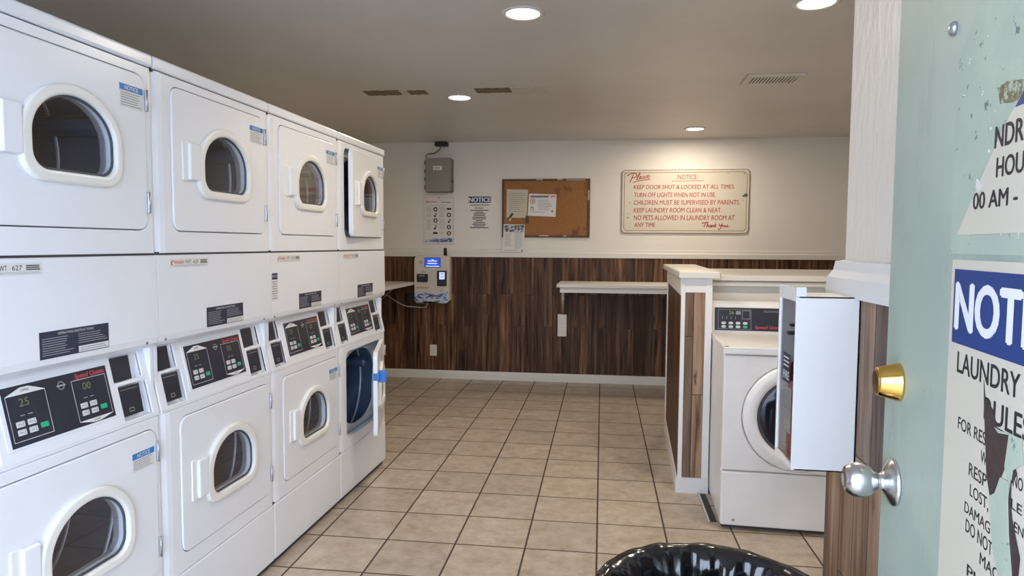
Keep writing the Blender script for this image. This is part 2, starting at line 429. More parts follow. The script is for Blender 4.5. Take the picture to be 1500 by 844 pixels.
def copy_tree(o, parent=None):
    c = o.copy(); COL.objects.link(c)
    if parent: c.parent = parent
    for ch in list(o.children): copy_tree(ch, c)
    return c

# ================================================================== THE SETTING
struct(MB().box(XL-.12, XR+.12, YF-.15, YB+.12, -.1, 0, 'tile'), 'floor')
ceil = struct(MB().box(XL-.12, XR+.12, YF-.15, YB+.12, H, H+.1, 'ceil'), 'ceiling')
wb = struct(MB().box(XL-.12, XR+.12, YB, YB+.12, 0, H, 'wall'), 'wall_back')
struct(MB().box(XL, XR, YB-.006, YB, .02, ZR+.01, 'wood_x'), 'wood_paneling', wb)
wl = struct(MB().box(XL-.12, XL, YF-.15, YB, 0, H, 'wall'), 'wall_left')
struct(MB().box(XL, XL+.006, 2.3, YB-.006, .02, ZR+.01, 'wood_y'), 'wood_paneling', wl)
rail = [(YB, ZR), (YB-.016, ZR), (YB-.018, ZR+.042), (YB-.010, ZR+.052), (YB-.008, ZR+.075), (YB, ZR+.080)]
struct(MB().prism(rail, XL, XR, 'trim', 'x'), 'trim_1')
bb = [(YB, 0), (YB-.020, 0), (YB-.020, .066), (YB-.014, .078), (YB-.006, .0824), (YB, .0824)]
struct(MB().prism(bb, XL, XR, 'trim', 'x'), 'baseboard_back')
# the right wall beside the entrance: upper paint set back behind the board panelling
YE = -.067
wr = struct(MB().box(1.978, 2.10, YF-.15, YE, 0, H, 'wall_rough'), 'wall_right')
struct(MB().box(1.950, 1.978, YF, YE, .0, ZR+.005, 'daylit_y'), 'wood_paneling', wr)  # same boards, entrance daylight painted into their tone
rr = [(1.978, ZR), (1.936, ZR), (1.932, ZR+.012), (1.936, ZR+.045), (1.950, ZR+.062), (1.955, ZR+.085), (1.978, ZR+.088)]
struct(MB().prism(rr, YF, YE+.004, 'trim_white'), 'trim_2')
# far right side of the room and the entrance wall, its unseen doorway widened for more sky light
struct(MB().box(XR, XR+.12, YE-.1, YB, 0, H, 'wall'), 'wall_far_right')
struct(MB().box(2.10, XR+.12, YE-.12, YE-.002, 0, H, 'wall'), 'wall_alcove')
fw = MB(); fw.box(XL-.12, .10, YF-.15, YF, 0, H, 'wall'); fw.box(1.72, 1.978, YF-.15, YF, 0, H, 'wall'); fw.box(.10, 1.72, YF-.15, YF, 2.10, H, 'wall')
struct(fw, 'wall_front')
struct(MB().box(-9, 9, -14, YF-.15, -.14, -.04, 'ground'), 'ground_outside')

# low partition that hides the pipes behind the front-load washer, with its near post
PA = .043                                       # it is not quite square to the tiles
def pier_x(y): return 1.785+PA*(y-1.82)
part = MB()
part.mesh(sheet([[(pier_x(1.82), 1.82), (1.944, 1.82), (1.955, 2.10), (1.955, 3.12), (pier_x(3.12), 3.12)]], 1.172), FXY, 'wall')
pt = struct(part, 'wall_partition')
pb = struct(MB().box(1.956, XR, 2.13, 3.12, 0, 1.150, 'wall'), 'wall_partition_back')
sd = MB()                                        # dark boards on its left flank
sd.mesh(sheet([[(pier_x(1.835)-.005, 1.835), (pier_x(1.835)+.01, 1.835), (pier_x(3.09)+.01, 3.09), (pier_x(3.09)-.005, 3.09)]], 1.00), TR(0, 0, .085), 'wood_y')
struct(sd, 'side_paneling', pt)
struct(MB().box(1.800, 1.914, 1.814, 1.822, .08, 1.10, 'daylit_x'), 'end_paneling', pt)  # lit copy of the boards, daylight painted in
et = MB(); et.box(1.781, 1.803, 1.810, 1.828, .08, 1.174, 'trim_white', .002); et.box(1.908, 1.944, 1.810, 1.828, .08, 1.174, 'trim_white', .002)
et.box(1.803, 1.908, 1.812, 1.826, 1.098, 1.174, 'trim_white', .002)
et.box(pier_x(3.10)-.012, pier_x(3.10)+.02, 3.09, 3.125, .0, 1.172, 'trim_white', .002)
struct(et, 'corner_trim', pt)
sb = MB(); sb.mesh(sheet([[(pier_x(1.82)-.008, 1.82), (pier_x(1.82)+.01, 1.82), (pier_x(3.1)+.01, 3.1), (pier_x(3.1)-.008, 3.1)]], .09), TR(0, 0, 1.083), 'trim')
struct(sb, 'frieze_board', pt)
bs = MB(); bs.mesh(sheet([[(pier_x(1.80)-.014, 1.80), (1.944, 1.80), (1.944, 1.822), (1.80, 1.822), (pier_x(3.12), 3.12), (pier_x(3.12)-.014, 3.12)]], .082), FXY, 'trim_white')
struct(bs, 'baseboard', pt)
cp = MB(); cp.mesh(sheet([[(pier_x(1.79)-.018, 1.785), (1.975, 1.785), (1.985, 1.80), (2.05, 3.30), (pier_x(3.3)-.035, 3.30)]], .037, .006), TR(0, 0, 1.174), 'trim')
struct(cp, 'post_cap', pt)
c2 = MB(); c2.box(1.96, XR, 2.08, 3.26, 1.150, 1.182, 'trim', .004); c2.box(1.95, XR, 2.095, 2.125, 1.118, 1.146, 'trim', .004)
struct(c2, 'wall_cap', pb)

# old openings in the ceiling, partly peeled
def patch(x0, x1, y0, y1, seed, mt, drop):
    rn = random.Random(seed); top = []; bot = []; n = 14
    for k in range(n+1):
        x = x0+(x1-x0)*k/n; top.append((x, y1+rn.uniform(-.008, .008))); bot.append((x, y0+rn.uniform(-.008, .008)))
    mb = MB(); mb.mesh(sheet([bot+top[::-1]], drop), TR(0, 0, H-drop), mt); return mb
struct(patch(-.235, .02, 2.46, 2.60, 1, 'raw_patch', .002), 'bare_patch', ceil, 'bare brown strip where paint is gone')
struct(patch(.035, .185, 2.48, 2.60, 2, 'raw_patch', .002), 'bare_patch', ceil, 'bare brown strip where paint is gone')
struct(patch(.01, .06, 2.46, 2.63, 3, 'torn', .003), 'peeled_paint', ceil, 'pale torn paint edge')
struct(patch(.515, .76, 2.47, 2.60, 4, 'raw_patch', .002), 'bare_patch', ceil, 'bare brown strip where paint is gone')
struct(patch(.75, .98, 2.46, 2.66, 5, 'torn', .003), 'peeled_paint', ceil, 'pale torn paint edge')

# ================================================================== ENTRANCE DOOR (opened inwards past square)
DA = .106; DIR = Vector((math.sin(DA), math.cos(DA), 0)); DN = Vector((-math.cos(DA), math.sin(DA), 0)); KN = Vector((1.76139, -.93231, 0))
FD = Matrix((( -DIR.x, 0, DN.x, KN.x), (-DIR.y, 0, DN.y, KN.y), (0, 1, 0, 0), (0, 0, 0, 1)))   # local x runs from the free edge towards the hinges
def dp(u, v):
    d = ray(u, v); q = CAMP + d*((KN-CAMP).dot(DN)/d.dot(DN)); return (-(q-KN).dot(DIR), q.z)
door = bpy.data.objects.new('door_1', None)
dm = MB(); dm.sheet([rrect(-.059, .853, .012, 2.045)], .045, 'door', TR(0, 0, 0) @ FD, .0015, -.045)
dbo = KN + Vector((0, 0, 0))
door = dm.build('door_1', None, (KN.x, KN.y, 0)); tag(door, 'worn teal entrance door swung inwards', None, None, 'structure')
def on_door(mb, name): 
    o = mb.build(name, door, None)
    return o
FDL = FD.copy(); FDL.translation = (0, 0, 0)                    # the same frame about the door's own origin
kn = MB(); kz = 1.0215
kn.lathe([(.0325, 0), (.0325, .003), (.030, .006), (.017, .013), (.0115, .016), (.0115, .0235), (.0135, .024), (.0135, .027), (.0175, .029), (.0215, .034), (.0238, .042), (.0240, .048), (.0222, .056), (.0175, .063), (.0105, .066), (.010, .064), (.003, .0635)], FDL @ TR(0, kz, 0), 'chrome', 48)
tag(on_door(kn, 'door_knob'), 'satin chrome ball knob')
db = MB(); bx, bz = dp(1317, 560)
db.lathe([(.0265, 0), (.0265, .003), (.025, .006), (.0195, .027), (.0175, .029)], FDL @ TR(bx, bz, 0), 'brass', 40)
db.lathe([(.0175, .0288), (.0155, .0302), (.006, .0305)], FDL @ TR(bx, bz, 0), 'brass_dark', 32); db.box(-.0012, .0012, -.005, .005, .0303, .0309, 'black', mx=FDL @ TR(bx, bz, 0))
tag(on_door(db, 'deadbolt'), 'brass deadbolt lock')
sx_, sz_ = dp(1399, 42); sc_ = MB(); sc_.lathe([(.008, 0), (.008, .003), (.005, .006), (.002, .0065)], FDL @ TR(sx_, sz_, 0), 'steel', 20)
tag(on_door(sc_, 'bolt_head'), 'round steel bolt head')
def dpoly(pts): return [dp(u, v) for u, v in pts]
rs = MB(); a = dp(1406, 60); b_ = dp(1397, 372)
rs.sheet([[(a[0], b_[1]), (a[0]+.24, b_[1]), (a[0]+.24, a[1]+.03), (a[0]+.06, a[1]+.03), (a[0], a[1]-.02)]], .0004, 'residue', FDL)
tag(on_door(rs, 'glue_residue'), 'speckled greenish patch left by an old sign')
gl_ = MB(); g0 = [(1462, 128), (1480, 118), (1500, 116), (1500, 142), (1484, 150), (1466, 152)]
gl_.sheet([dpoly(g0)], .0006, M['tan'], FDL)
on_door(gl_, 'glue_stain')

# notices stuck on the door
def door_text(mb, s, bl, br, vtop, mt='black_print', prefix=None, bold=.028, lift=.0012):
    p, q, t = dp(*bl), dp(*br), dp(bl[0], vtop)
    mb.text(s, p[0], q[0], (p[1]+q[1])/2, t[1]-p[1], FD_, mt, lift, bold=bold, prefix=prefix)
FD_ = FDL
def fixed_sign(name, label, cat):
    o = empty(name, (KN.x, KN.y, 0), label, cat); return o
s2 = fixed_sign('notice_sign', 'torn white laundry rules sign, lower of the two on the teal door', 'sign')
mb = MB(); L0 = dp(1397, 380); mb.sheet([rrect(L0[0], L0[0]+.256, .955, L0[1], .002)], .001, 'sign', FDL); mb.build('sign_board', s2)
mb = MB(); p, q = dp(1401.5, 394), dp(1396.4, 500.5); mb.sheet([rrect(p[0]-.001, L0[0]+.250, q[1], p[1])], .0003, 'royal', FDL, 0, .001); mb.build('blue_band', s2)
mb = MB(); p, q, t = dp(1400.5, 480), dp(1495.5, 509), dp(1404.4, 414.8)
mb.text('NOTICE', p[0]+.001, q[0], p[1], t[1]-p[1], FDL, 'white_print', .0016, bold=.055, prefix='NOT')
door_text(mb, 'LAUNDRY', (1403.4, 547.5), (1495, 581), 517.7)
door_text(mb, 'RULES', (1442.8, 616), (1498, 640), 583.6, prefix='RULE')
for s, bl, br, vt in [('FOR RES', (1404.7, 629), (1445.7, 651.4), 611.6), ('W', (1437.9, 678), (1447, 681), 660.7), ('RESP', (1420.6, 699.7), (1446.6, 711), 681),
                      ('LOST,', (1422, 730), (1449.5, 744), 712.7), ('DAMAG', (1414.2, 753), (1451.8, 779), 737.2), ('DO NOT', (1415.6, 785), (1455.2, 808), 766),
                      ('MAC', (1436.4, 832.6), (1464, 847), 815), ('PL', (1417.7, 847), (1436, 858), 829.7),
                      ('NO', (1485.6, 712.7), (1500, 721), 694), ('LE', (1482.7, 746), (1498.6, 754.6), 731.5), ('EN', (1487, 779), (1501, 788), 764.7)]:
    door_text(mb, s, bl, br, vt, bold=.022)
mb.build('text_print', s2)
def c6(pts): return dpoly([(1370+x/3.4615, 600+y/3.4615) for x, y in pts])
mb = MB()
mb.sheet([c6([(255, -150), (262, -60), (300, 0), (320, 90), (385, 130), (365, 290), (340, 350), (310, 425), (285, 440), (268, 330), (262, 150), (256, 0)])], .0003, 'brown_glue', FDL, 0, .0013)
mb.sheet([c6([(400, 235), (425, 330), (395, 380), (392, 480), (400, 560), (440, 760), (430, 850), (400, 850), (384, 640), (380, 470), (388, 400), (396, 330)])], .0003, 'brown_glue', FDL, 0, .0014)
o = mb.build('torn_strip', s2); o['label'] = 'dark brown glue bared by the tear'
mb = MB()
mb.sheet([c6([(310, 90), (345, 110), (385, 122), (450, 150), (455, 280), (405, 310), (398, 360), (372, 355), (362, 290), (385, 130), (330, 120)])], .0003, 'residue', FDL, 0, .0017)
mb.sheet([c6([(340, 345), (380, 365), (384, 400), (380, 470), (384, 640), (400, 850), (330, 850), (300, 700), (283, 440), (312, 425)])], .0003, 'residue', FDL, 0, .0017)
o = mb.build('bared_paint', s2); o['label'] = 'teal paint bared by the tear'

s1 = fixed_sign('hours_sign', 'white hours sign torn off along a diagonal, upper of the two on the teal door', 'sign')
mb = MB(); e0 = dp(1402.8, 344.6); dg = dpoly([(1434, 272), (1470, 190), (1500, 134)]); W1 = e0[0]+.255
slope = (dg[2][1]-dg[0][1])/(dg[2][0]-dg[0][0]); ztop = 1.565; xt = dg[2][0]+(ztop-dg[2][1])/slope
mb.sheet([[e0, (W1, e0[1]), (W1, ztop), (xt, ztop), dg[2], dg[1], dg[0]]], .001, 'sign', FDL); mb.build('sign_board', s1)
mb = MB(); b0, b1 = dp(1488, 157), dp(1500, 153); zb = (b0[1]+b1[1])/2; xb = dg[2][0]+(zb-dg[2][1])/slope
mb.sheet([[(xb, zb), (W1-.004, zb), (W1-.004, ztop-.004), (xt+.006, ztop-.004)]], .0003, 'royal', FDL, 0, .001); mb.build('blue_band', s1)
mb = MB()
door_text(mb, 'NDRY', (1459, 217.5), (1501, 204.5), 187, prefix='NDR', bold=.04)
door_text(mb, 'HOURS', (1461, 260), (1501.5, 251), 232.3, prefix='HOU', bold=.04)
door_text(mb, '00 AM -', (1427, 306), (1492, 300), 283, bold=.035)
mb.build('text_print', s1)
mb = MB(); mb.sheet([dpoly([(1434, 262), (1441, 272), (1446, 270), (1438, 281), (1432, 276)])], .001, 'torn', FDL, 0, .0012); mb.build('torn_flap', s1)

# ================================================================== STACKED DRYERS
# local axes: x out of the front, y along the row, z up; origin at the near front foot
CON = math.atan2(.045, .205)
def console_frame():
    # origin at console foot; local x along the row, y up the slope, z outwards
    c, s = math.cos(CON), math.sin(CON)
    return Matrix(((0, -s, c, 0), (1, 0, 0, 0), (0, c, s, .822), (0, 0, 0, 1)))
FC = console_frame(); CH = .205/math.cos(CON)
def cz(z): return (z-.822)/math.cos(CON)           # measured height -> along the slope

root = empty('stacked_dryer', (0, 0, 0), 'white stacked dryer nearest the doorway, cut by the left edge, both doors shut', 'dryer', 'stacked dryers along the left wall')
DEP = .74
b = MB()                                             # shell, welded frames round the doors
b.box(-DEP, -.02, .003, .016, .012, 1.872, 'enamel'); b.box(-DEP, -.02, WD-.016, WD-.003, .012, 1.872, 'enamel')
b.box(-DEP, -DEP+.012, .003, WD-.003, .012, 1.872, 'enamel'); b.box(-DEP, -.05, .003, WD-.003, .85, 1.33, 'enamel')
b.box(-DEP, -.02, .003, WD-.003, .02, .26, 'enamel')
b.build('cabinet', root)
UDOOR = (.082, .646, 1.387, 1.840); LDOOR = (.088, .655, .326, .780)
def rdoor(d, g=0, r=.035): return rrect(d[0]-g, d[1]+g, d[2]-g, d[3]+g, r+g)
def corners(b, z0, z1):
    for pr in ([(0, .040), (-.002, .022), (-.008, .008), (-.018, .002), (-.03, .002), (-.03, .040)], [(0, WD-.016), (-.003, WD-.007), (-.014, WD-.002), (-.03, WD-.002), (-.03, WD-.016)]):
        b.mesh(sheet([pr], z1-z0), TR(0, 0, z0), 'enamel')
b = MB(); b.sheet([rrect(.040, WD-.016, 1.3165, 1.870), rdoor(UDOOR, .003)], .03, 'enamel', FYZ, .0015, -.03); corners(b, 1.3165, 1.870)
b.box(-.05, -.006, .003, WD-.003, 1.865, 1.878, 'seam'); b.box(-.05, -.004, .003, WD-.003, 1.309, 1.320, 'seam'); b.build('upper_front_panel', root)
b = MB(); b.sheet([rrect(.040, WD-.016, .2665, .814), rdoor(LDOOR, .003)], .03, 'enamel', FYZ, .0015, -.03); corners(b, .2665, .814); b.box(-.05, -.006, .003, WD-.003, .258, .272, 'seam')
b.box(-.03, -.001, .004, WD-.004, .8145, .824, 'enamel', .003); b.build('lower_front_panel', root)
b = MB(); b.box(-.5, .001, .002, WD-.002, .028, .263, 'enamel', .006); b.box(-.5, -.02, .01, WD-.01, 0, .03, 'seam'); b.build('kick_panel', root)
b = MB(); b.box(-DEP, .006, .002, WD-.002, 1.8735, 1.9113, 'enamel', .008, 3); b.build('top_cover', root)
b = MB()                                             # plain panel between the doors, tucked in along its lower lip
b.prism([(-.05, 1.313), (-.008, 1.313), (0, 1.307), (.002, 1.06), (-.002, 1.042), (-.020, 1.028), (-.05, 1.022)], .002, WD-.002, 'enamel')
for yy in (.03, WD-.055): b.mesh(sheet([circ(yy, 1.046, .004, 12)], .002), FYZ @ TR(0, 0, .000), 'steel')
b.build('service_panel', root)
# slanted control console with four coin pockets
b = MB(); NICH = [(.026, .120, cz(.943), cz(1.020)), (.038, .134, cz(.832), cz(.933)), (.524, .640, cz(.943), cz(1.018)), (.534, .650, cz(.831), cz(.931))]
b.sheet([rrect(.003, WD-.003, 0, CH-.002)] + [rrect(*n, .003, 2) for n in NICH], .012, 'enamel', FC, .003, -.012)
b.prism([(-.012, .822), (-.055, 1.025), (-.09, 1.025), (-.09, .822)], .003, .008, 'enamel'); b.prism([(-.012, .822), (-.055, 1.025), (-.09, 1.025), (-.09, .822)], WD-.008, WD-.003, 'enamel')
for n in NICH:                                      # pocket walls
    x0, x1, y0, y1 = n; d = -.045
    P = lambda x, y, z: FC @ Vector((x, y, z)); b.quad([P(x0, y0, -.012), P(x1, y0, -.022), P(x1, y1, -.022), P(x0, y1, -.012)], 'enamel')
    for A, B in (((x0, y0), (x1, y0)), ((x1, y0), (x1, y1)), ((x1, y1), (x0, y1)), ((x0, y1), (x0, y0))):
        b.quad([P(*A, -.004), P(*B, -.004), P(*B, d), P(*A, d)], 'enamel')
con = b.build('control_console', root)
for k, n in enumerate(NICH):
    x0, x1, y0, y1 = n; q = MB(); xe = x0+(.070, .080, .078, .086)[k]
    q.sheet([[(x0+.001, y0+(.012 if k % 2 else .002)), (xe-.004, y0+(.012 if k % 2 else .002)), (xe, y1-.004), (x0+.001, y1-.004)]], .004, 'slot', FC, .0008, -.006)
    if k % 2:
        q.sheet([rrect(x0+.026, x0+.046, y0+.022, y0+.034, .002, 2), rrect(x0+.028, x0+.044, y0+.024, y0+.032)], 0, 'dim_print', FC, 0, -.0015)
        q.sheet([rrect(x0+.006, xe-.012, y1-.014, y1-.0125)], 0, 'dim_print', FC, 0, -.0015)
    q.build('coin_slot', con)
q = MB(); px0, px1, py0, py1 = .168, .500, cz(.857), cz(1.000)
q.sheet([rrect(px0-.012, px1+.012, py0-.007, py1+.008, .004, 2)], .002, 'enamel', FC, .0008)
q.sheet([rrect(px0, px1, py0, py1)], .001, 'navy', FC, 0, .002)
Lf = .0031
def frame_line(q, x0, x1, y0, y1, t=.0012): q.sheet([rrect(x0, x1, y0, y1), rrect(x0+t, x1-t, y0+t, y1-t)], 0, 'white_print', FC, 0, Lf)
ph = py1-py0
for side, xa, xb in ((0, px0+.008, px0+.122), (1, px0+.205, px1-.008)):
    ya, yb = py0+.012, py1-.022
    frame_line(q, xa, xb, ya, yb)
    if side == 0:
        q.sheet([[(xa, yb), (xb, yb), ((xa+xb)/2+.012, yb+.016), ((xa+xb)/2-.012, yb+.016)]], 0, 'white_print', FC, 0, Lf); q.text('UPPER', (xa+xb)/2-.012, (xa+xb)/2+.012, yb+.005, .006, FC, 'black_print', Lf+.0004)
    else:
        q.sheet([[(xa, ya), ((xa+xb)/2-.012, ya-.010), ((xa+xb)/2+.012, ya-.010), (xb, ya)]], 0, 'white_print', FC, 0, Lf); q.text('LOWER', (xa+xb)/2-.012, (xa+xb)/2+.012, ya-.007, .005, FC, 'black_print', Lf+.0004)
    q.text('25' if side == 0 else '00', xa+.034, xa+.062, yb-.030, .019, FC, 'digits', Lf)
    for bx_, by_ in ((.014, .034), (.014, .014), (.046, .034), (.046, .014)):
        q.sheet([rrect(xa+bx_, xa+bx_+.024, ya+by_, ya+by_+.014, .002, 2)], .001, 'btn', FC, 0, Lf-.0005); q.sheet([rrect(xa+bx_+.018, xa+bx_+.0195, ya+by_+.002, ya+by_+.012)], 0, 'grey_print', FC, 0, Lf+.001)
        q.sheet([rrect(xa+bx_+.004, xa+bx_+.015, ya+by_+.006, ya+by_+.008)], 0, 'grey_print', FC, 0, Lf+.001)
    q.sheet([rrect(xa+.080, xa+.103, ya+.018, ya+.031, .002, 2)], .001, 'green_btn', FC, 0, Lf-.0005)
    for t_ in (.030, .052): q.sheet([rrect(xa+t_, xa+t_+.013, ya+.060, ya+.062)], 0, 'dim_print', FC, 0, Lf)
q.sheet([circ(px0+.172, py1-.026, .011, 20), circ(px0+.172, py1-.026, .009, 20)], 0, 'dim_print', FC, 0, Lf); q.sheet([rrect(px0+.158, px0+.186, py1-.028, py1-.024)], 0, 'dim_print', FC, 0, Lf+.0003)
q.text('Speed Queen', px1-.112, px1-.008, py1-.018, .012, FC, 'red_print', Lf, shear=.18, bold=.03)
q.build('control_panel', con)
# drums behind the doors
def drum_part(zc, hole):
    d = MB(); mx = Matrix(((0, 0, 1, -.60), (1, 0, 0, .345), (0, 1, 0, zc), (0, 0, 0, 1)))
    d.lathe([(.002, 0), (.20, .0), (.205, .012), (.295, .012), (.300, .02), (.300, .545)], mx, 'drum', 48, cap=False)
    for a in (20, 140, 260):
        t = math.radians(a); rm = mx @ Matrix.Rotation(t, 4, 'Z')
        d.box(.235, .298, -.028, .028, .02, .52, 'drum', .02, 2, rm)
    for h in (.30, .45): d.lathe([(.2985, h), (.292, h+.006), (.2985, h+.012)], mx, 'drum_rib', 48, cap=False)
    d.sheet([rrect(.03, WD-.03, zc-.265, zc+.265, .02), hole], .008, 'bulkhead', FYZ, 0, -.050)
    return d
def shole(cx, cz_, rx, rz, n=48): return [(cx+rx*math.copysign(abs(math.cos(t))**.82, math.cos(t)), cz_+rz*math.copysign(abs(math.sin(t))**.82, math.sin(t))) for t in (2*PI*k/n for k in range(n))]
drum_part(1.60, shole(.352, 1.605, .262, .205)).build('drum', root)
drum_part(.553, shole(.352, .555, .262, .205)).build('drum', root)
# doors: origin on the hinge line at the right
def make_door(d, win, frame, handle, sticker):
    hy = d[1]-.004; hx = .002; mx = TR(-hx, -hy, 0) @ FYZ
    m_ = MB(); m_.sheet([rdoor(d), dwin(*win)], .024, 'enamel', mx, .0035, -.020)
    lin = dwin(win[0]-.05, win[1]+.05, win[2]-.04, win[3], win[4]+.035, win[5]+.03)
    m_.sheet([lin, dwin(*win)], .018, 'liner_grey', mx, .004, -.038)
    do = m_.build('door', root); do.location = (hx, hy, 0)
    f = MB(); f.sheet([dwin(*frame), dwin(*win)], .018, 'ring', mx, .008, .000)
    f.sheet([dwin(win[0]-.004, win[1]+.004, win[2]-.004, win[3], win[4]+.004, win[5]+.004), dwin(win[0]+.006, win[1]-.006, win[2]+.006, win[3], win[4]-.006, win[5]-.004)], .004, 'gasket', mx, .001, .001)
    f.build('window_frame', do)
    g = MB(); g.sheet([dwin(win[0]-.002, win[1]+.002, win[2]-.002, win[3], win[4]+.002, win[5])], 0, 'glass', mx, 0, .002); g.build('window_glass', do)
    h = MB(); y0, y1, z0, z1 = handle
    h.sheet([rrect(y0, y0+.034, z0, z1, .006, 3)], .006, 'ring', mx, .002, .003); h.sheet([rrect(y0+.024, y1+.012, z0+.004, z1-.004, .006, 3)], .016, 'enamel', mx, .005, .003)
    h.build('door_handle', do)
    for zz in (d[3]-.072, d[2]+.080):
        k = MB(); k.box(-.004, .009, -.002, .006, zz-.031, zz+.031, 'steel', .002); k.lathe([(.0035, -.031), (.0035, .031)], TR(.009, .002, zz), 'steel', 10); k.build('hinge', do)
    if sticker:
        y0, y1, z0, z1 = sticker; s = MB(); s.sheet([rrect(y0, y1, z0, z1)], .0005, 'paper', mx, 0, .004)
        s.sheet([rrect(y0, y1, z1-.018, z1)], .0004, 'blue_print', mx, 0, .0046); s.text('NOTICE', y0+.02, y1-.02, z1-.0145, .011, mx, 'white_print', .0054, bold=.02)
        s.bars(y0+.005, y1-.006, z0+.004, z1-.021, 6, mx, 'grey_print', .35, .0048, 3); s.build('notice_sticker', do)
    return do
make_door(UDOOR, (.236, .508, 1.527, 1.612, 1.723, .045), (.203, .534, 1.498, 1.607, 1.752, .062), (.128, .196, 1.550, 1.678), (.540, .634, 1.733, 1.799))
make_door(LDOOR, (.246, .512, .463, .545, .657, .045), (.210, .542, .434, .543, .686, .062), (.137, .200, .482, .622), (.547, .641, .672, .728))
lb = MB()                                            # instruction label
lb.sheet([rrect(.245, .473, 1.058, 1.126)], .0006, 'navy_label', FYZ, 0, .002); lb.text('OPERATING INSTRUCTIONS', .300, .418, 1.115, .006, FYZ, 'white_print', .0032)
lb.bars(.252, .350, 1.064, 1.111, 8, FYZ, 'dim_print', .28, .003, 5); lb.bars(.366, .466, 1.082, 1.111, 5, FYZ, 'dim_print', .28, .003, 6)
lb.sheet([rrect(.366, .471, 1.060, 1.076)], .0003, 'white_print', FYZ, 0, .0027); lb.bars(.370, .467, 1.062, 1.074, 2, FYZ, 'grey_print', .35, .0034, 7)
lb.build('instruction_label', root)
def asset(num):
    s = MB(); s.sheet([rrect(.060, .262, 1.270, 1.299)], .0006, 'paper', FYZ, 0, .001)
    s.text('WASH', .080, .128, 1.280, .012, FYZ, 'red_print', .002, shear=.2, bold=.02)
    s.sheet([[(.064, 1.289), (.078, 1.294), (.076, 1.290), (.068, 1.286), (.070, 1.280), (.078, 1.276), (.064, 1.279)]], 0, 'red_print', FYZ, 0, .002)
    s.text('VWT', .136, .165, 1.281, .012, FYZ, 'black_print', .002); s.text(num, .178, .205, 1.281, .012, FYZ, 'black_print', .002)
    s.bars(.216, .256, 1.280, 1.294, 3, FYZ, 'black_print', .6, .0018, 2, .05); s.bars(.080, .256, 1.272, 1.278, 2, FYZ, 'grey_print', .3, .0018, 4, .1)
    return s
asset('627').build('asset_sticker', root)
def place(o, b): o.location = (math.sin(PHI)*b*WD, math.cos(PHI)*b*WD, 0); o.rotation_euler = (0, 0, -PHI)
dryers = [root] + [copy_tree(root) for k in range(3)]
for k, o in enumerate(dryers): place(o, k-1)
def kids(o, n): return [c for c in o.children if c.name.split('.')[0] == n]
LAB = [None, 'white stacked dryer second from the doorway, left half of its frame beside the nearest one, both doors shut',
       'white stacked dryer third from the doorway, both doors shut, beside the one with open doors',
       'white stacked dryer farthest from the doorway with its upper door ajar and lower door open']
for k, (num) in enumerate(('627', '625', '623', '621')):
    o = dryers[k]
    if k:
        o['label'] = LAB[k]
        a_ = kids(o, 'asset_sticker')[0]; bpy.data.objects.remove(a_); asset(num).build('asset_sticker', o)
dryers[1]['label'] = 'white stacked dryer second from the doorway, no blue sticker on its shut lower door'
def doors(o): return sorted(kids(o, 'door'), key=lambda c: -max(v.co.z for v in c.data.vertices))
for k in (1, 3):                                    # no sticker on these lower doors
    for c in kids(doors(dryers[k])[1], 'notice_sticker'): bpy.data.objects.remove(c)
up, lo = doors(dryers[3]); up.rotation_euler = (0, 0, math.radians(4.2)); lo.rotation_euler = (0, 0, math.radians(16.3))
up['label'] = 'upper door standing ajar'; lo['label'] = 'lower door swung open'
tp = MB(); mx = TR(-.002, -LDOOR[1]+.004, 0) @ FYZ
tp.box(.004, .046, .112-.651, .128-.651, .618, .682, 'blue_tape', .004); tp.box(-.020, .012, .086-.651, .120-.651, .632, .672, 'blue_tape', .003)
o = tp.build('tape', lo); o['label'] = 'blue tape on the door edge'
ns = MB(); ns.sheet([rrect(.004, .060, 1.113, 1.228)], .0006, 'paper', FYZ, 0, .001); ns.sheet([rrect(.012, .056, 1.200, 1.226)], .0004, 'dark_blue', FYZ, 0, .0017); ns.text('NOTICE', .015, .053, 1.209, .009, FYZ, 'white_print', .0024)
ns.bars(.008, .056, 1.118, 1.196, 8, FYZ, 'grey_print', .4, .002, 8, .4, True); ns.build('notice_sticker', dryers[2])

# ================================================================== FRONT-LOAD WASHER
WX, WY = 1.929, 1.338
ws = empty('front_load_washer', (WX, WY, 0), 'white front-load washer with round dark door beside the low partition post', 'washer', None, -.045)
b = MB(); b.box(.0, .683, .03, .70, .022, .845, 'enamel_old', .004); b.box(.012, .671, .035, .69, 0, .03, 'seam'); b.build('cabinet', ws)
F2 = FXZ
b = MB(); b.sheet([rrect(.0, .683, .289, .838, .012), circ(.342, .553, .255, 64)], .034, 'enamel_old', F2 @ TR(0, 0, -.034), .008); b.build('front_panel', ws)
b = MB(); b.sheet([rrect(.0, .683, .022, .284, .012)], .034, 'enamel_old', F2 @ TR(0, 0, -.034), .008)
b.sheet([circ(.06, .05, .006, 16)], .002, 'steel', F2); b.build('kick_panel', ws)
b = MB(); b.box(-.002, .685, -.004, .70, .842, .872, 'enamel_old', .007, 3)
b.box(.0, .685, -.004, .03, .865, .877, 'enamel_old', .004); b.box(-.002, .028, .0, .60, .865, .877, 'enamel_old', .004); b.box(.655, .685, .0, .60, .865, .877, 'enamel_old', .004)
b.build('top_panel', ws)
b = MB(); b.prism([(.590, .868), (.612, 1.030), (.632, 1.042), (.70, 1.042), (.70, .868)], -.002, .685, 'enamel_old', 'x')
cs = b.build('console', ws)
ca = math.atan2(.022, .162); FW = Matrix(((1, 0, 0, 0), (0, math.sin(ca), -math.cos(ca), .590), (0, math.cos(ca), math.sin(ca), .868), (0, 0, 0, 1)))
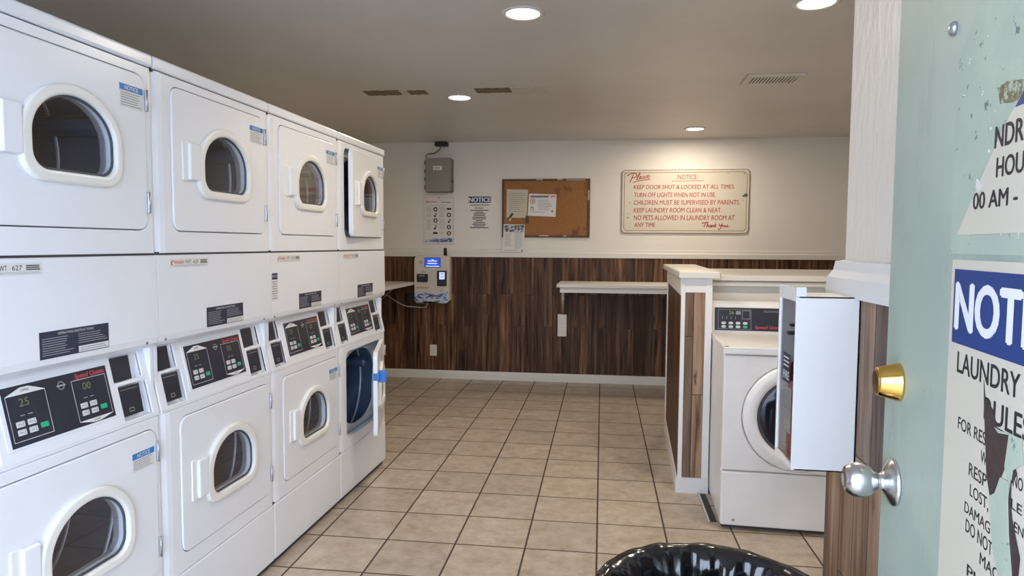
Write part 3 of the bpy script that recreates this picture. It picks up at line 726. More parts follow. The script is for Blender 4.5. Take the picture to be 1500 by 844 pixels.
q = MB(); q.sheet([rrect(.012, .671, .010, .150, .008)], .006, 'enamel_old', FW, .003); q.sheet([rrect(.022, .661, .016, .142, .003, 2)], .002, 'navy', FW, 0, .006)
l_ = .0085
q.sheet([rrect(.040, .215, .024, .132), rrect(.0415, .2135, .0255, .1305)], 0, 'dim_print', FW, 0, l_); q.sheet([rrect(.065, .127, .104, .126)], 0, 'slot', FW, 0, l_); q.text('26', .098, .124, .106, .017, FW, 'digits_bright', l_+.0004)
q.sheet([rrect(.135, .160, .104, .124)], 0, 'grey_print', FW, 0, l_); q.sheet([rrect(.168, .210, .080, .126), rrect(.170, .208, .082, .124)], 0, 'dim_print', FW, 0, l_)
for k in range(4):
    q.sheet([rrect(.062+k*.023, .064+k*.023, .078, .094)], 0, 'dim_print', FW, 0, l_)
    for j in range(2): q.sheet([rrect(.058+k*.038, .082+k*.038, .030+j*.020, .044+j*.020, .006, 3)], .001, 'btn' if (k, j) != (3, 0) else 'green_btn', FW, 0, l_-.001)
q.text('Speed Queen', .236, .382, .030, .014, FW, 'red_print', l_, shear=.15, bold=.03); q.text('COMMERCIAL', .392, .470, .030, .010, FW, 'dim_print', l_)
q.bars(.280, .640, .118, .130, 2, FW, 'grey_print', .3, l_, 3); q.build('control_panel', cs)
MW = Matrix(((1, 0, 0, .342), (0, 0, -1, 0), (0, 1, 0, .553), (0, 0, 0, 1)))
b = MB(); b.lathe([(.252, -.03), (.252, .002), (.249, .010), (.240, .017), (.205, .020), (.190, .014), (.186, .0), (.186, -.03)], MW, 'enamel_old', 64, cap=False)
wd = b.build('door', ws)
b = MB(); b.lathe([(.187, -.006), (.181, .004), (.174, .003), (.170, -.004)], MW, 'gasket', 64, cap=False); b.build('door_gasket', wd)
b = MB(); b.lathe([(.180, -.004), (.165, .002), (.140, .008), (.10, .014), (.05, .017), (.001, .018)], MW, 'washer_glass', 64, cap=False); b.build('door_glass', wd)

fd = MB(); fd.box(1.894, 1.930, 1.42, 1.792, .0, .004, 'mud'); fd.box(1.886, 1.896, 1.41, 1.795, 0, .010, 'metal_edge', .002)
tag(fd.build('floor_strip', None, (1.91, 1.6, 0)), 'narrow black floor strip with a metal edge beside the washer', 'floor strip')

# ================================================================== FIRE EXTINGUISHER CABINET
CXF, CY0, CY1, CZ0, CZ1 = 1.808, -.262, -.108, .817, 1.231
ec = empty('extinguisher_cabinet', (1.95, CY0, CZ0), 'white wall cabinet holding a red fire extinguisher beside the doorway', 'cabinet')
E0 = (1.95, CY0, CZ0)
def cabmesh(mb, name, parent=ec):
    for v in mb.bm.verts: v.co -= Vector(E0)
    return mb.build(name, parent)
b = MB(); b.box(CXF+.006, 1.95, CY0, CY0+.003, CZ0, CZ1, 'cab_white'); b.box(CXF+.006, 1.95, CY1-.003, CY1, CZ0, CZ1, 'cab_white')
b.box(CXF+.006, 1.95, CY0, CY1, CZ0, CZ0+.003, 'cab_white'); b.box(CXF+.006, 1.95, CY0, CY1, CZ1-.003, CZ1, 'cab_white'); b.box(1.947, 1.95, CY0, CY1, CZ0, CZ1, 'cab_white')
cabmesh(b, 'housing')
FL = Matrix(((0, 0, -1, CXF), (-1, 0, 0, 0), (0, 1, 0, 0), (0, 0, 0, 1)))      # sheet facing -x, right = -y
b = MB(); b.sheet([rrect(-CY1, -CY0, CZ0, CZ1), rrect(-CY1+.010, -CY0-.006, CZ0+.012, CZ1-.012)], .008, 'cab_white', FL, .001, -.007); fr = cabmesh(b, 'door')
b = MB(); b.sheet([rrect(-CY1+.008, -CY0-.004, CZ0+.010, CZ1-.010)], .0015, 'acrylic', FL, 0, -.004)
b2 = MB()
b2.sheet([rrect(.155, .215, 1.015, 1.085)], .0004, 'navy_label', FL, 0, -.0024)
b2.text('FIRE', .160, .210, 1.022, .020, FL, 'white_print', -.0014, bold=.02); b2.bars(.160, .210, 1.050, 1.080, 3, FL, 'white_print', .35, -.0014, 4)
cabmesh(b, 'clear_panel', fr); o = cabmesh(b2, 'text_print', fr)
b = MB(); b.box(CXF-.001, CXF+.004, CY0, CY1, CZ1-.002, CZ1+.020, 'cab_white', .001); b.box(CXF-.001, CXF+.022, CY0+.001, CY0+.004, CZ1-.002, CZ1+.022, 'cab_white', .001); cabmesh(b, 'top_tab')
XE, YEX, ZE = 1.864, -.185, CZ0+.003
fe = empty('fire_extinguisher', (XE, YEX, ZE), 'red fire extinguisher standing inside the white wall cabinet', 'fire extinguisher')
b = MB(); b.lathe([(.044, 0), (.048, .006), (.048, .215), (.045, .235), (.030, .258), (.016, .268), (.016, .285)], FXY, 'red', 32); b.sheet([rrect(-.03, .03, .07, .18)], .0006, 'paper', Matrix(((0, 0, -1, -.0485), (-1, 0, 0, 0), (0, 1, 0, 0), (0, 0, 0, 1)))); b.build('cylinder', fe)
b = MB(); b.box(-.018, .018, -.012, .012, .284, .312, 'black', .004); b.box(-.055, .03, -.009, .009, .312, .320, 'black', .003); b.box(-.050, .02, -.008, .008, .332, .339, 'black', .003); b.build('valve', fe)
b = MB(); b.tube([(.012, .012, .30), (.02, .035, .29), (.02, .050, .25), (.02, .052, .12), (.02, .052, .06)], .007, 'black', 10); b.build('hose', fe)

# ================================================================== SHELVES ON THE BACK AND LEFT WALLS
sh = empty('folding_shelf', (.97, YB-.006, 0), 'white folding shelf on the back wall by the partition', 'shelf')
def rel(mb, name, par, o0):
    for v in mb.bm.verts: v.co -= Vector(o0)
    return mb.build(name, par)
O = (.97, YB-.006, 0)
b = MB(); b.mesh(sheet([[(.955, 4.12), (.975, 4.10), (2.5, 4.10), (2.5, YB-.006), (.955, YB-.006)]], .028, .003), TR(0, 0, .972), 'trim'); rel(b, 'shelf_top', sh, O)
b = MB(); b.box(.985, 2.5, 4.125, 4.145, .925, .972, 'trim', .002); b.box(.985, 1.005, 4.145, YB-.006, .925, .972, 'trim', .002); rel(b, 'apron', sh, O)
b = MB(); a0, a1 = Vector((1.0, 4.60, .925)), Vector((1.0, YB-.012, .676)); b.tube([(a0.x, 4.35, .93), (a1.x-.02, a1.y-.01, a1.z)], .014, 'trim', 4); rel(b, 'bracket', sh, O)
lc = MB(); lc.box(XL+.006, -.50, 2.36, YB-.006, .945, .975, 'trim', .003)
o = lc.build('folding_counter', None, (-.8, 3.5, .945)); tag(o, 'white counter along the left wall behind the dryers', 'counter')

# ================================================================== OUTLETS
def outlet(u0, u1, v0, v1, label, deep, double):
    p, q = wp(u0, v1, YB-.006), wp(u1, v0, YB-.006); c = ((p.x+q.x)/2, YB-.006, (p.z+q.z)/2); hw, hh = (q.x-p.x)/2, (q.z-p.z)/2
    e = empty('wall_outlet', c, label, 'outlet')
    b = MB(); b.sheet([rrect(-hw, hw, -hh, hh, .004, 3)], deep, 'trim', FXZ, .002); b.build('cover_plate', e)
    for s in (-1, 1):
        b = MB(); b.sheet([rrect(-.017, .017, s*.021-.014, s*.021+.014, .008, 3)], .002, 'paper', FXZ, 0, deep)
        for x in (-.007, .007): b.sheet([rrect(x-.0015, x+.0015, s*.021-.004, s*.021+.006)], .0005, 'black', FXZ, 0, deep+.002)
        b.sheet([circ(0, s*.021-.009, .0025, 10)], .0005, 'black', FXZ, 0, deep+.002); b.build('socket', e)
    return e
outlet(630, 640, 505, 521, 'white wall outlet low on the wood paneling below the payment box', .006, True)
outlet(817, 830.5, 460, 492, 'tall white surface outlet box under the folding shelf', .045, True)

# ================================================================== PAYMENT KIOSK
ky = YB-.006; kd = .115
def kp(u, v): q = wp(u, v, ky-kd); return (q.x, q.z)
k0, k1 = kp(606.5, 444.5), kp(657.5, 374.5)
ke = empty('payment_kiosk', ((k0[0]+k1[0])/2, ky, k0[1]), 'cream card payment box with lit blue screen on the wood paneling', 'payment box')
KO = ((k0[0]+k1[0])/2, ky, k0[1])
FK = FXZ.copy(); FK.translation = (0, ky-kd, 0)
b = MB(); b.sheet([rrect(k0[0]+.012, k1[0]+.004, k0[1]+.01, k1[1]-.004, .045, 6)], kd-.02, 'kiosk', FK, .012, -kd); rel(b, 'housing', ke, KO)
b = MB(); b.sheet([rrect(k0[0], k1[0], k0[1], k1[1], .05, 8)], .03, 'kiosk', FK, .010, -.03); kf = rel(b, 'front_cover', ke, KO)
def kz_(x, y): return kp(600+x/8.44, 360+y/8.44)
def kpart(name, par, fn): b = MB(); fn(b); return rel(b, name, par, KO)
def krect(b, x0, y0, x1, y1, mt, th, lift, r=0, bv=0): 
    p, q = kz_(x0, y1), kz_(x1, y0); b.sheet([rrect(p[0], q[0], p[1], q[1], r, 3)], th, mt, FK, bv, lift); return p, q
def f_(b):
    krect(b, 186, 148, 382, 268, 'black', .002, 0, .003); krect(b, 192, 153, 374, 262, 'screen_blue', .001, .002)
    for (x0, y0, x1, y1) in ((225, 184, 340, 194), (222, 214, 342, 226), (270, 172, 300, 182), (200, 250, 370, 258)): krect(b, x0, y0, x1, y1, 'screen_text', 0, .0035)
kpart('screen', kf, f_)
def f_(b):
    krect(b, 92, 350, 228, 446, 'black', .014, 0, .006, .003); krect(b, 112, 372, 208, 424, 'navy', .002, .014); krect(b, 122, 366, 190, 378, 'grey_print', 0, .0165)
kpart('card_slot', kf, f_)
def f_(b):
    krect(b, 345, 310, 460, 497, 'black', .018, 0, .005, .003); krect(b, 372, 328, 438, 415, 'screen_white', .001, .018); krect(b, 388, 345, 424, 352, 'navy', 0, .0195); krect(b, 388, 380, 424, 386, 'navy', 0, .0195)
    for x in (364, 388, 412): 
        for y in (435, 458): krect(b, x, y, x+16, y+14, 'royal', .001, .018)
kpart('card_reader', kf, f_)
def f_(b):
    p, q = kz_(48, 716), kz_(486, 590); b.sheet([[(p[0]+.010, p[1]+.05)] + [(x, z) for x, z in rrect(p[0]+.008, q[0]-.010, p[1]+.006, p[1]+.09, .04, 6) if z < p[1]+.05] + [(q[0]-.010, p[1]+.05), (q[0]-.010, p[1]+.125), (q[0]-.06, p[1]+.11), (q[0]-.13, p[1]+.085), (p[0]+.12, p[1]+.115), (p[0]+.05, p[1]+.10), (p[0]+.012, p[1]+.115)]], .0005, 'waves', FK, 0, .0)
kpart('wave_print', kf, f_)
def f_(b):
    p, q = kz_(112, 530), kz_(236, 508); b.text('WASH', p[0], q[0], p[1], q[1]-p[1], FK, 'red_print', .0007, shear=.2, bold=.04); p, q = kz_(78, 530), kz_(106, 506)
    b.sheet([[(p[0], (p[1]+q[1])/2), (q[0], q[1]), (q[0]-.008, (p[1]+q[1])/2), (q[0], p[1])]], 0, 'red_print', FK, 0, .0007)
    for (x0, y0, x1, y1, n, mt) in ((108, 185, 165, 225, 3, 'grey_print'), (132, 305, 215, 335, 3, 'grey_print'), (230, 596, 300, 606, 1, 'red_print'), (345, 556, 425, 566, 1, 'grey_print'), (325, 330, 332, 405, 1, 'grey_print')):
        p, q = kz_(x0, y1), kz_(x1, y0); b.bars(p[0], q[0], p[1], q[1], n, FK, mt, .5, .0007, 2, .2, True)
    b.sheet([circ(kz_(390, 540)[0], kz_(390, 540)[1], .006, 14)], 0, 'grey_print', FK, 0, .0007)
kpart('text_print', kf, f_)
def f_(b): x, z = kz_(516, 430); b.lathe([(.010, 0), (.010, .006), (.006, .008)], TR(k1[0]+.0025, ky-.05, z) @ Matrix.Rotation(PI/2, 4, 'Y'), 'steel', 16)
kpart('lock', ke, f_)
def f_(b): x, z = kz_(428, 125); b.lathe([(.017, 0), (.017, .075), (.013, .088), (.004, .092)], TR(x, ky-.07, k1[1]-.015), 'black', 18)
kpart('antenna', ke, f_)
pc = MB(); pts = [wp(u, v, 4.66) for u, v in ((566.5, 432), (578, 440), (588, 446), (597, 449), (606, 449.5), (616, 450.5), (624, 450))]
pts += [Vector((pts[-1].x+.02, 4.66, k0[1]-.001))]
pc.tube(pts, .005, 'cable', 8); pts = [wp(u, v, 4.66) for u, v in ((552, 445), (561, 437), (569, 429), (576, 423))]; pc.tube(pts, .004, 'cable', 8)
tag(pc.build('power_cord', None, wp(597, 449, 4.66)), 'pale cord hanging under the payment box towards the left counter', 'cord')

# ================================================================== GREY ENCLOSURE, ITS ANTENNA
g0, g1 = wp(623, 281, YB-.11), wp(660.5, 231.5, YB-.11)
ge = empty('electrical_enclosure', ((g0.x+g1.x)/2, YB, g0.z), 'grey wall enclosure high on the back wall above the instruction poster', 'electrical box')
GO = ((g0.x+g1.x)/2, YB, g0.z); FG = FXZ.copy(); FG.translation = (0, YB-.11, 0)
b = MB(); b.sheet([rrect(g0.x-.004, g1.x+.004, g0.z-.003, g1.z+.003, .018, 5)], .088, 'grey_dark', FG, .006, -.11); rel(b, 'housing', ge, GO)
b = MB(); b.sheet([rrect(g0.x, g1.x, g0.z, g1.z, .02, 5)], .026, 'grey_box', FG, .009, -.024); gc = rel(b, 'cover', ge, GO)
b = MB(); p, q = wp(634.5, 249.5, YB-.11), wp(647.5, 243, YB-.11); b.sheet([rrect(p.x, q.x, p.z, q.z)], .001, 'paper', FG, 0, .002); b.bars(p.x+.01, q.x-.015, p.z+.01, q.z-.01, 2, FG, 'grey_print', .5, .0035, 3); rel(b, 'name_plate', gc, GO)
for v in (238, 251, 262, 274):
    z = wp(623, v, YB-.11).z; b = MB(); b.box(g0.x-.014, g0.x+.006, YB-.10, YB-.07, z-.022, z+.022, 'grey_dark', .006); rel(b, 'hinge', ge, GO)
b = MB(); z = wp(662, 264, YB-.11).z; b.box(g1.x-.002, g1.x+.012, YB-.10, YB-.07, z-.018, z+.05, 'grey_dark', .004); b.box(g1.x+.004, g1.x+.018, YB-.105, YB-.08, z-.02, z-.004, 'black', .003); rel(b, 'latch', ge, GO)
n0, n1 = wp(636.5, 214, YB-.07), wp(655, 208, YB-.07)
an = MB(); an.box(n0.x, n1.x, YB-.075, YB-.002, n0.z, n0.z+.042, 'black', .006); an.box(n0.x+.01, n1.x-.01, YB-.065, YB-.01, n0.z+.042, H-.0005, 'grey_box', .003)
tag(an.build('ceiling_antenna', None, (n0.x, YB-.04, n0.z)), 'small black antenna box at the ceiling above the grey enclosure', 'antenna')
cb = MB(); cpts = [Vector(wp(u, v, YB-.03)) for u, v in ((645.5, 213.5), (645, 217), (642, 221), (637, 224.5), (630, 225.5), (625, 226.5), (623.5, 229), (625, 231.5))]
cb.tube(cpts, .0045, 'cable_dark', 8); tag(cb.build('antenna_cable', None, cpts[3]), 'thin dark cable from the antenna box down to the grey enclosure', 'cable')

# ================================================================== POSTERS AND NOTICE ON THE BACK WALL
FB = FXZ.copy(); FB.translation = (0, YB, 0)
def p6(x, y): q = wp(610+x/9.375, 280+y/9.375); return (q.x, q.z)
def R6(b, x0, y0, x1, y1, mt, th, lift): p, q = p6(x0, y1), p6(x1, y0); b.sheet([rrect(p[0], q[0], p[1], q[1])], th, mt, FB, 0, lift)
def sheet_thing(name, label, cat, o0): return empty(name, o0, label, cat)
po = p6(300, 735); PO = (po[0], YB, po[1]); ip = sheet_thing('instruction_poster', 'white instruction poster with two columns of round pictures below the grey enclosure', 'poster', PO)
M['poster'] = simple('off white poster', (.68, .66, .62), .4, var=.03)
M['frame_clear'] = simple('clear poster holder', (.66, .635, .585), .2, var=.02)
b = MB(); R6(b, 88, 70, 520, 740, 'frame_clear', .003, 0); rel(b, 'holder', ip, PO)
b = MB(); R6(b, 112, 100, 492, 700, 'poster', .0006, .003); 
L = .0042
p, q = p6(160, 158), p6(285, 138); b.text('WASH', p[0], q[0], p[1], q[1]-p[1], FB, 'red_print', L, shear=.2, bold=.03); R6(b, 135, 140, 158, 158, 'red_print', 0, L); R6(b, 345, 150, 470, 158, 'black_print', 0, L)
for y in (198, 285, 455): R6(b, 130, y, 410, y+4, 'grey_print', 0, L)
for x, ys in ((263, (250, 405)), (448, (328, 495, 580))):
    for y in ys: c = p6(x, y); b.sheet([circ(*c, .022, 20), circ(*c, .011, 14)], 0, 'black_print', FB, 0, L)
for x, y in ((263, 330), (455, 410), (262, 500)): c = p6(x, y); b.sheet([circ(c[0]+.004, c[1]+.011, .012, 12)], 0, 'grey_print', FB, 0, L); b.sheet([circ(c[0]-.006, c[1]-.010, .011, 12)], 0, 'black_print', FB, 0, L)
R6(b, 230, 563, 292, 590, 'black_print', 0, L); R6(b, 416, 232, 480, 258, 'black_print', 0, L)
for k, (x0, x1, y0, y1) in enumerate(((135, 215, 215, 275), (135, 215, 305, 360), (135, 215, 385, 440), (135, 215, 470, 530), (318, 400, 215, 270), (318, 400, 300, 360), (318, 400, 390, 440), (318, 400, 470, 520), (318, 400, 560, 590))):
    p, q = p6(x0, y1), p6(x1, y0); b.bars(p[0], q[0], p[1], q[1], 5, FB, 'grey_print', .25, L, k)
rel(b, 'print', ip, PO)
b = MB(); p, q = p6(118, 698), p6(492, 640); b.sheet([[p, (q[0], p[1]), (q[0], p[1]+.035), (q[0]-.06, p[1]+.048), (q[0]-.12, p[1]+.03), (q[0]-.2, p[1]+.036), (p[0]+.06, p[1]+.02), (p[0], p[1]+.025)]], 0, 'waves', FB, 0, L); rel(b, 'wave_print', ip, PO)
for x, y in ((305, 90), (303, 715)): b = MB(); c = p6(x, y); b.sheet([circ(*c, .005, 10)], .003, 'black', FB, 0, .003); rel(b, 'screw', ip, PO)

no = p6(868, 520); NO = (no[0], YB, no[1]); nt_ = sheet_thing('notice_sign', 'white laundry room rules notice with dark blue band beside the poster', 'sign', NO)
M['notice_paper'] = simple('notice paper', (.74, .71, .655), .5, var=.02)
b = MB(); R6(b, 702, 66, 1032, 522, 'notice_paper', .0015, 0); rel(b, 'sign_board', nt_, NO)
b = MB(); R6(b, 714, 74, 1024, 162, 'dark_blue', .0004, .0015); rel(b, 'blue_band', nt_, NO)
b = MB(); L = .0024
def T6(s, x0, x1, y0, y1, mt='black_print', bold=.035): p, q = p6(x0, y1), p6(x1, y0); b.text(s, p[0], q[0], p[1], q[1]-p[1], FB, mt, L, bold=bold)
T6('NOTICE', 722, 1016, 90, 148, 'white_print', .05); T6('LAUNDRY ROOM', 735, 1000, 180, 203); T6('RULES', 810, 918, 222, 245)
rn = random.Random(3)
for y, x0, x1 in ((265, 740, 990), (290, 810, 920), (312, 780, 950), (336, 785, 945), (360, 770, 958), (384, 768, 955), (408, 815, 910), (432, 785, 940), (456, 765, 955), (480, 785, 940), (504, 735, 990)): R6(b, x0, y-6, x1, y+5, 'black_print', 0, L)
rel(b, 'text_print', nt_, NO)

# ================================================================== CORK BOARD AND ITS PAPERS
def p7(x, y, yy=YB): q = wp(730+x/7.036, 255+y/7.036, yy); return (q.x, q.z)
a0, a1 = p7(38, 652), p7(948, 48); CO = ((a0[0]+a1[0])/2, YB, a0[1])
ck = empty('cork_board', CO, 'brown cork board with stains and worn frame on the back wall', 'cork board')
b = MB(); b.sheet([rrect(a0[0]+.01, a1[0]-.01, a0[1]+.01, a1[1]-.01)], .012, 'cork', FB); rel(b, 'cork_panel', ck, CO)
b = MB(); b.sheet([rrect(a0[0], a1[0], a0[1], a1[1]), rrect(a0[0]+.022, a1[0]-.022, a0[1]+.020, a1[1]-.020)], .018, 'cork_frame', FB, .002)
for x0, x1, y in ((390, 460, 60), (610, 660, 58), (420, 520, 636), (670, 700, 640), (700, 900, 62)):
    p, q = p7(x0, y+5), p7(x1, y-4); b.sheet([rrect(p[0], q[0], p[1], q[1])], .0006, 'torn', FB, 0, .018)
p, q = p7(926, 270), p7(938, 170); b.sheet([rrect(p[0], q[0], p[1], q[1])], .0006, 'torn', FB, 0, .018)
rel(b, 'frame', ck, CO)
YP = YB-.0125
FP = FXZ.copy(); FP.translation = (0, YP, 0)
def poly7(pts): return [p7(*t) for t in pts]
def R7(b, x0, y0, x1, y1, mt, th, lift): p, q = p7(x0, y1), p7(x1, y0); b.sheet([rrect(p[0], q[0], p[1], q[1])], th, mt, FP, 0, lift)
def B7(b, x0, y0, x1, y1, n, mt, lift, seed, rag=.3): p, q = p7(x0, y1), p7(x1, y0); b.bars(p[0], q[0], p[1], q[1], n, FP, mt, .32, lift, seed, rag)
b = MB(); b.sheet([poly7([(85, 448), (290, 455), (308, 162), (90, 158)])], .0012, 'paper_cream', FP); B7(b, 112, 190, 285, 395, 10, 'grey_print', .0016, 4, .45)
tag(b.build('paper_note', None, (p7(195, 300)[0], YP, p7(195, 300)[1])), 'cream handwritten note on the left of the cork board', 'note')
b = MB(); b.sheet([poly7([(302, 430), (590, 442), (602, 212), (318, 202)])], .0018, 'paper', FP); L = .0026
p, q = p7(330, 245), p7(525, 222); b.bars(p[0], q[0], p[1], q[1], 2, FP, 'black_print', .7, L, 1, .05); R7(b, 540, 226, 588, 238, 'red_print', 0, L)
c = p7(355, 282); b.sheet([circ(*c, .027, 24), circ(*c, .021, 24)], 0, 'red_print', FP, 0, L); b.sheet([circ(*c, .012, 14)], 0, 'grey_print', FP, 0, L)
c = p7(350, 355); b.sheet([rrect(c[0]-.016, c[0]+.014, c[1]-.016, c[1]+.010), rrect(c[0]-.012, c[0]+.010, c[1]-.012, c[1]+.006)], 0, 'black_print', FP, 0, L); b.sheet([rrect(c[0]-.008, c[0]+.004, c[1]+.010, c[1]+.022)], 0, 'grey_print', FP, 0, L)
B7(b, 410, 262, 555, 375, 7, 'grey_print', L, 6); B7(b, 330, 385, 490, 400, 1, 'grey_print', L, 6, .05); c = p7(556, 385); b.sheet([circ(*c, .012, 14)], 0, 'grey_print', FP, 0, L)
tag(b.build('paper_card', None, (p7(450, 320)[0], YP, p7(450, 320)[1])), 'white printed card with a red round symbol on the cork board', 'card')
YS = YB-.0185; FP = FXZ.copy(); FP.translation = (0, YS, 0)
b = MB(); b.sheet([poly7([(48, 798), (268, 805), (275, 522), (58, 518)])], .0015, 'paper', FP); R7(b, 64, 528, 268, 600, 'photo', .0003, .0016); B7(b, 66, 608, 155, 745, 12, 'grey_print', .0022, 5); B7(b, 168, 602, 255, 770, 14, 'grey_print', .0022, 7)
c = p7(245, 790); b.sheet([circ(*c, .008, 10)], 0, 'black_print', FP, 0, .0022); R7(b, 66, 782, 190, 787, 'grey_print', 0, .0022)
tag(b.build('paper_flyer', None, (p7(160, 660)[0], YS, p7(160, 660)[1])), 'white flyer with dark picture band hanging over the cork board bottom edge', 'flyer')
def clip(pts, tail, label):
    FQ = FXZ.copy(); FQ.translation = (0, YP-.0019, 0); b = MB(); b.sheet([poly7(pts)], .010, 'black', FQ, .002)
    if tail: b.sheet([poly7(tail)], .004, 'paper', FQ, .0005)
    c = poly7(pts)[0]; tag(b.build('paper_clip', None, (c[0], YP-.0019, c[1])), label, 'clip')
clip([(108, 448), (128, 458), (160, 412), (142, 400)], [(112, 480), (122, 484), (138, 452), (128, 448)], 'slanted black clip with white tail on the cream note')
clip([(282, 505), (314, 508), (312, 438), (284, 430)], None, 'upright black clip below the white card on the cork board')

# ================================================================== BIG HAND-PAINTED SIGN
def p8(x, y, yy=YB-.012): q = wp(880+x/3.516, 220+y/3.516, yy); return (q.x, q.z)
s0, s1_ = p8(104, 428), p8(770, 97); SO = ((s0[0]+s1_[0])/2, YB, s0[1])
bs_ = empty('rules_sign', SO, 'large cream sign with hand painted red rules on the back wall', 'sign')
FS = FXZ.copy(); FS.translation = (0, YB-.012, 0)
b = MB(); b.sheet([rrect(s0[0], s1_[0], s0[1], s1_[1], .035, 5)], .0118, 'board_paint', FS, .002, -.0118)
b.sheet([rrect(s0[0], s1_[0], s0[1], s1_[1], .035, 5), rrect(s0[0]+.006, s1_[0]-.005, s0[1]+.005, s1_[1]-.005, .032, 5)], .0004, 'edge_rust', FS, 0, .0001)
rel(b, 'sign_board', bs_, SO)
b = MB(); i = .024
b.sheet([rrect(s0[0]+i, s1_[0]-i, s0[1]+i, s1_[1]-i, .03, 5), rrect(s0[0]+i+.004, s1_[0]-i-.004, s0[1]+i+.004, s1_[1]-i-.004, .027, 5)], 0, 'edge_rust', FS, 0, .0006); rel(b, 'border_line', bs_, SO)
b = MB()
def T8(s, x0, x1, y0, y1, shear=0, bold=.004, slope=0): p, q = p8(x0, y1), p8(x1, y0); b.text(s, p[0], q[0], p[1], q[1]-p[1], FS, 'faded_red', .0008, shear=shear, bold=bold, slope=slope)
T8('NOTICE', 397, 495, 126, 150); p, q = p8(365, 160), p8(530, 156.5); b.sheet([rrect(p[0], q[0], p[1], q[1])], 0, 'faded_red', FS, 0, .0008)
for s, x0, x1, y0, y1 in (('KEEP DOOR SHUT & LOCKED AT ALL TIMES.', 170, 690, 177, 201), ('TURN OFF LIGHTS WHEN NOT IN USE.', 172, 592, 218, 242), ('CHILDREN MUST BE SUPERVISED BY PARENTS.', 170, 717, 257, 281),
                          ('KEEP LAUNDRY ROOM CLEAN & NEAT.', 170, 622, 297, 321), ('NO PETS ALLOWED IN LAUNDRY ROOM AT', 170, 690, 336, 360), ('ANY TIME', 172, 280, 374, 396)): T8(s, x0, x1, y0, y1, .06, .012)
def stroke(pts, wd_, n=8):
    """brush stroke through points of the lettering"""
    P_ = [Vector((*p8(*t), 0)) for t in pts]; out = []
    for k in range(len(P_)-1):
        a, b0, c0, d0 = P_[max(k-1, 0)], P_[k], P_[k+1], P_[min(k+2, len(P_)-1)]
        for j in range(n):
            t = j/n; out.append(.5*((2*b0)+(c0-a)*t+(2*a-5*b0+4*c0-d0)*t*t+(3*b0-a-3*c0+d0)*t**3))
    out.append(P_[-1]); l, r = [], []
    for k, p in enumerate(out):
        d = out[min(k+1, len(out)-1)]-out[max(k-1, 0)]; d.normalize(); nrm = Vector((-d.y, d.x, 0))*wd_/2; l.append(p+nrm); r.append(p-nrm)
    bm_ = b.bm; i = b.mi('faded_red')
    for k in range(len(out)-1):
        vs = [bm_.verts.new(FS @ (q + Vector((0, 0, .0009)))) for q in (l[k], r[k], r[k+1], l[k+1])]; f = bm_.faces.new(vs); f.material_index = i
W_ = .0085
stroke([(168, 128), (160, 145), (150, 166)], W_); stroke([(136, 134), (150, 124), (175, 120), (186, 127), (178, 140), (160, 143)], W_)                 # P
stroke([(183, 152), (192, 140), (203, 120), (200, 117), (192, 132), (187, 150), (194, 152), (200, 146)], W_*.8)                                        # l
stroke([(200, 146), (208, 138), (205, 134), (200, 144), (205, 150), (213, 144)], W_*.8)                                                              # e
stroke([(224, 133), (216, 136), (214, 145), (220, 146), (225, 134), (226, 146), (230, 143)], W_*.55)                                                  # a
stroke([(230, 143), (236, 130), (240, 138), (234, 146)], W_*.55); stroke([(241, 141), (249, 133), (246, 128), (241, 137), (245, 145), (257, 132)], W_*.55)   # s e
stroke([(165, 166), (200, 158), (255, 150)], W_*.8)
stroke([(520, 377), (535, 374), (556, 372)], W_); stroke([(541, 374), (536, 386), (531, 396)], W_)                                                    # T
stroke([(552, 372), (545, 396), (550, 386), (555, 387), (553, 396)], W_*.8)                                                                           # h
stroke([(569, 386), (561, 387), (559, 396), (565, 395), (570, 386), (569, 396), (574, 393)], W_*.8)                                                    # a
stroke([(575, 387), (573, 396), (577, 388), (583, 387), (581, 396), (585, 394)], W_*.8)                                                               # n
stroke([(592, 374), (586, 397)], W_*.8); stroke([(597, 384), (588, 390), (596, 397)], W_*.8)                                                          # k
stroke([(612, 379), (611, 389), (618, 390), (626, 378)], W_); stroke([(626, 378), (620, 396), (610, 410), (604, 404)], W_)                              # Y
stroke([(634, 386), (628, 390), (630, 396), (637, 392), (634, 386)], W_*.8); stroke([(642, 386), (641, 394), (646, 395), (652, 386), (651, 395), (658, 393)], W_*.8)   # o u
stroke([(660, 395), (664, 395)], W_)
rel(b, 'text_print', bs_, SO)
for x, y, r in ((126, 120, .006), (740, 120, .006), (655, 118, .004), (150, 270, .004), (142, 328, .004), (140, 348, .006), (733, 260, .004), (460, 415, .004)): b = MB(); c = p8(x, y); b.sheet([circ(*c, r, 10)], .0008, 'edge_rust', FS, 0, .0003); rel(b, 'screw', bs_, SO)
b = MB(); b.sheet([[p8(*t) for t in ((725, 236), (733, 240), (750, 241), (758, 236), (756, 226), (748, 222), (740, 225), (738, 231))]], .0006, simple('dark green stain', (.06, .10, .09), .6, var=.4, vs=50), FS, 0, .0003); o = rel(b, 'paint_stain', bs_, SO); o['label'] = 'dark green paint blot'

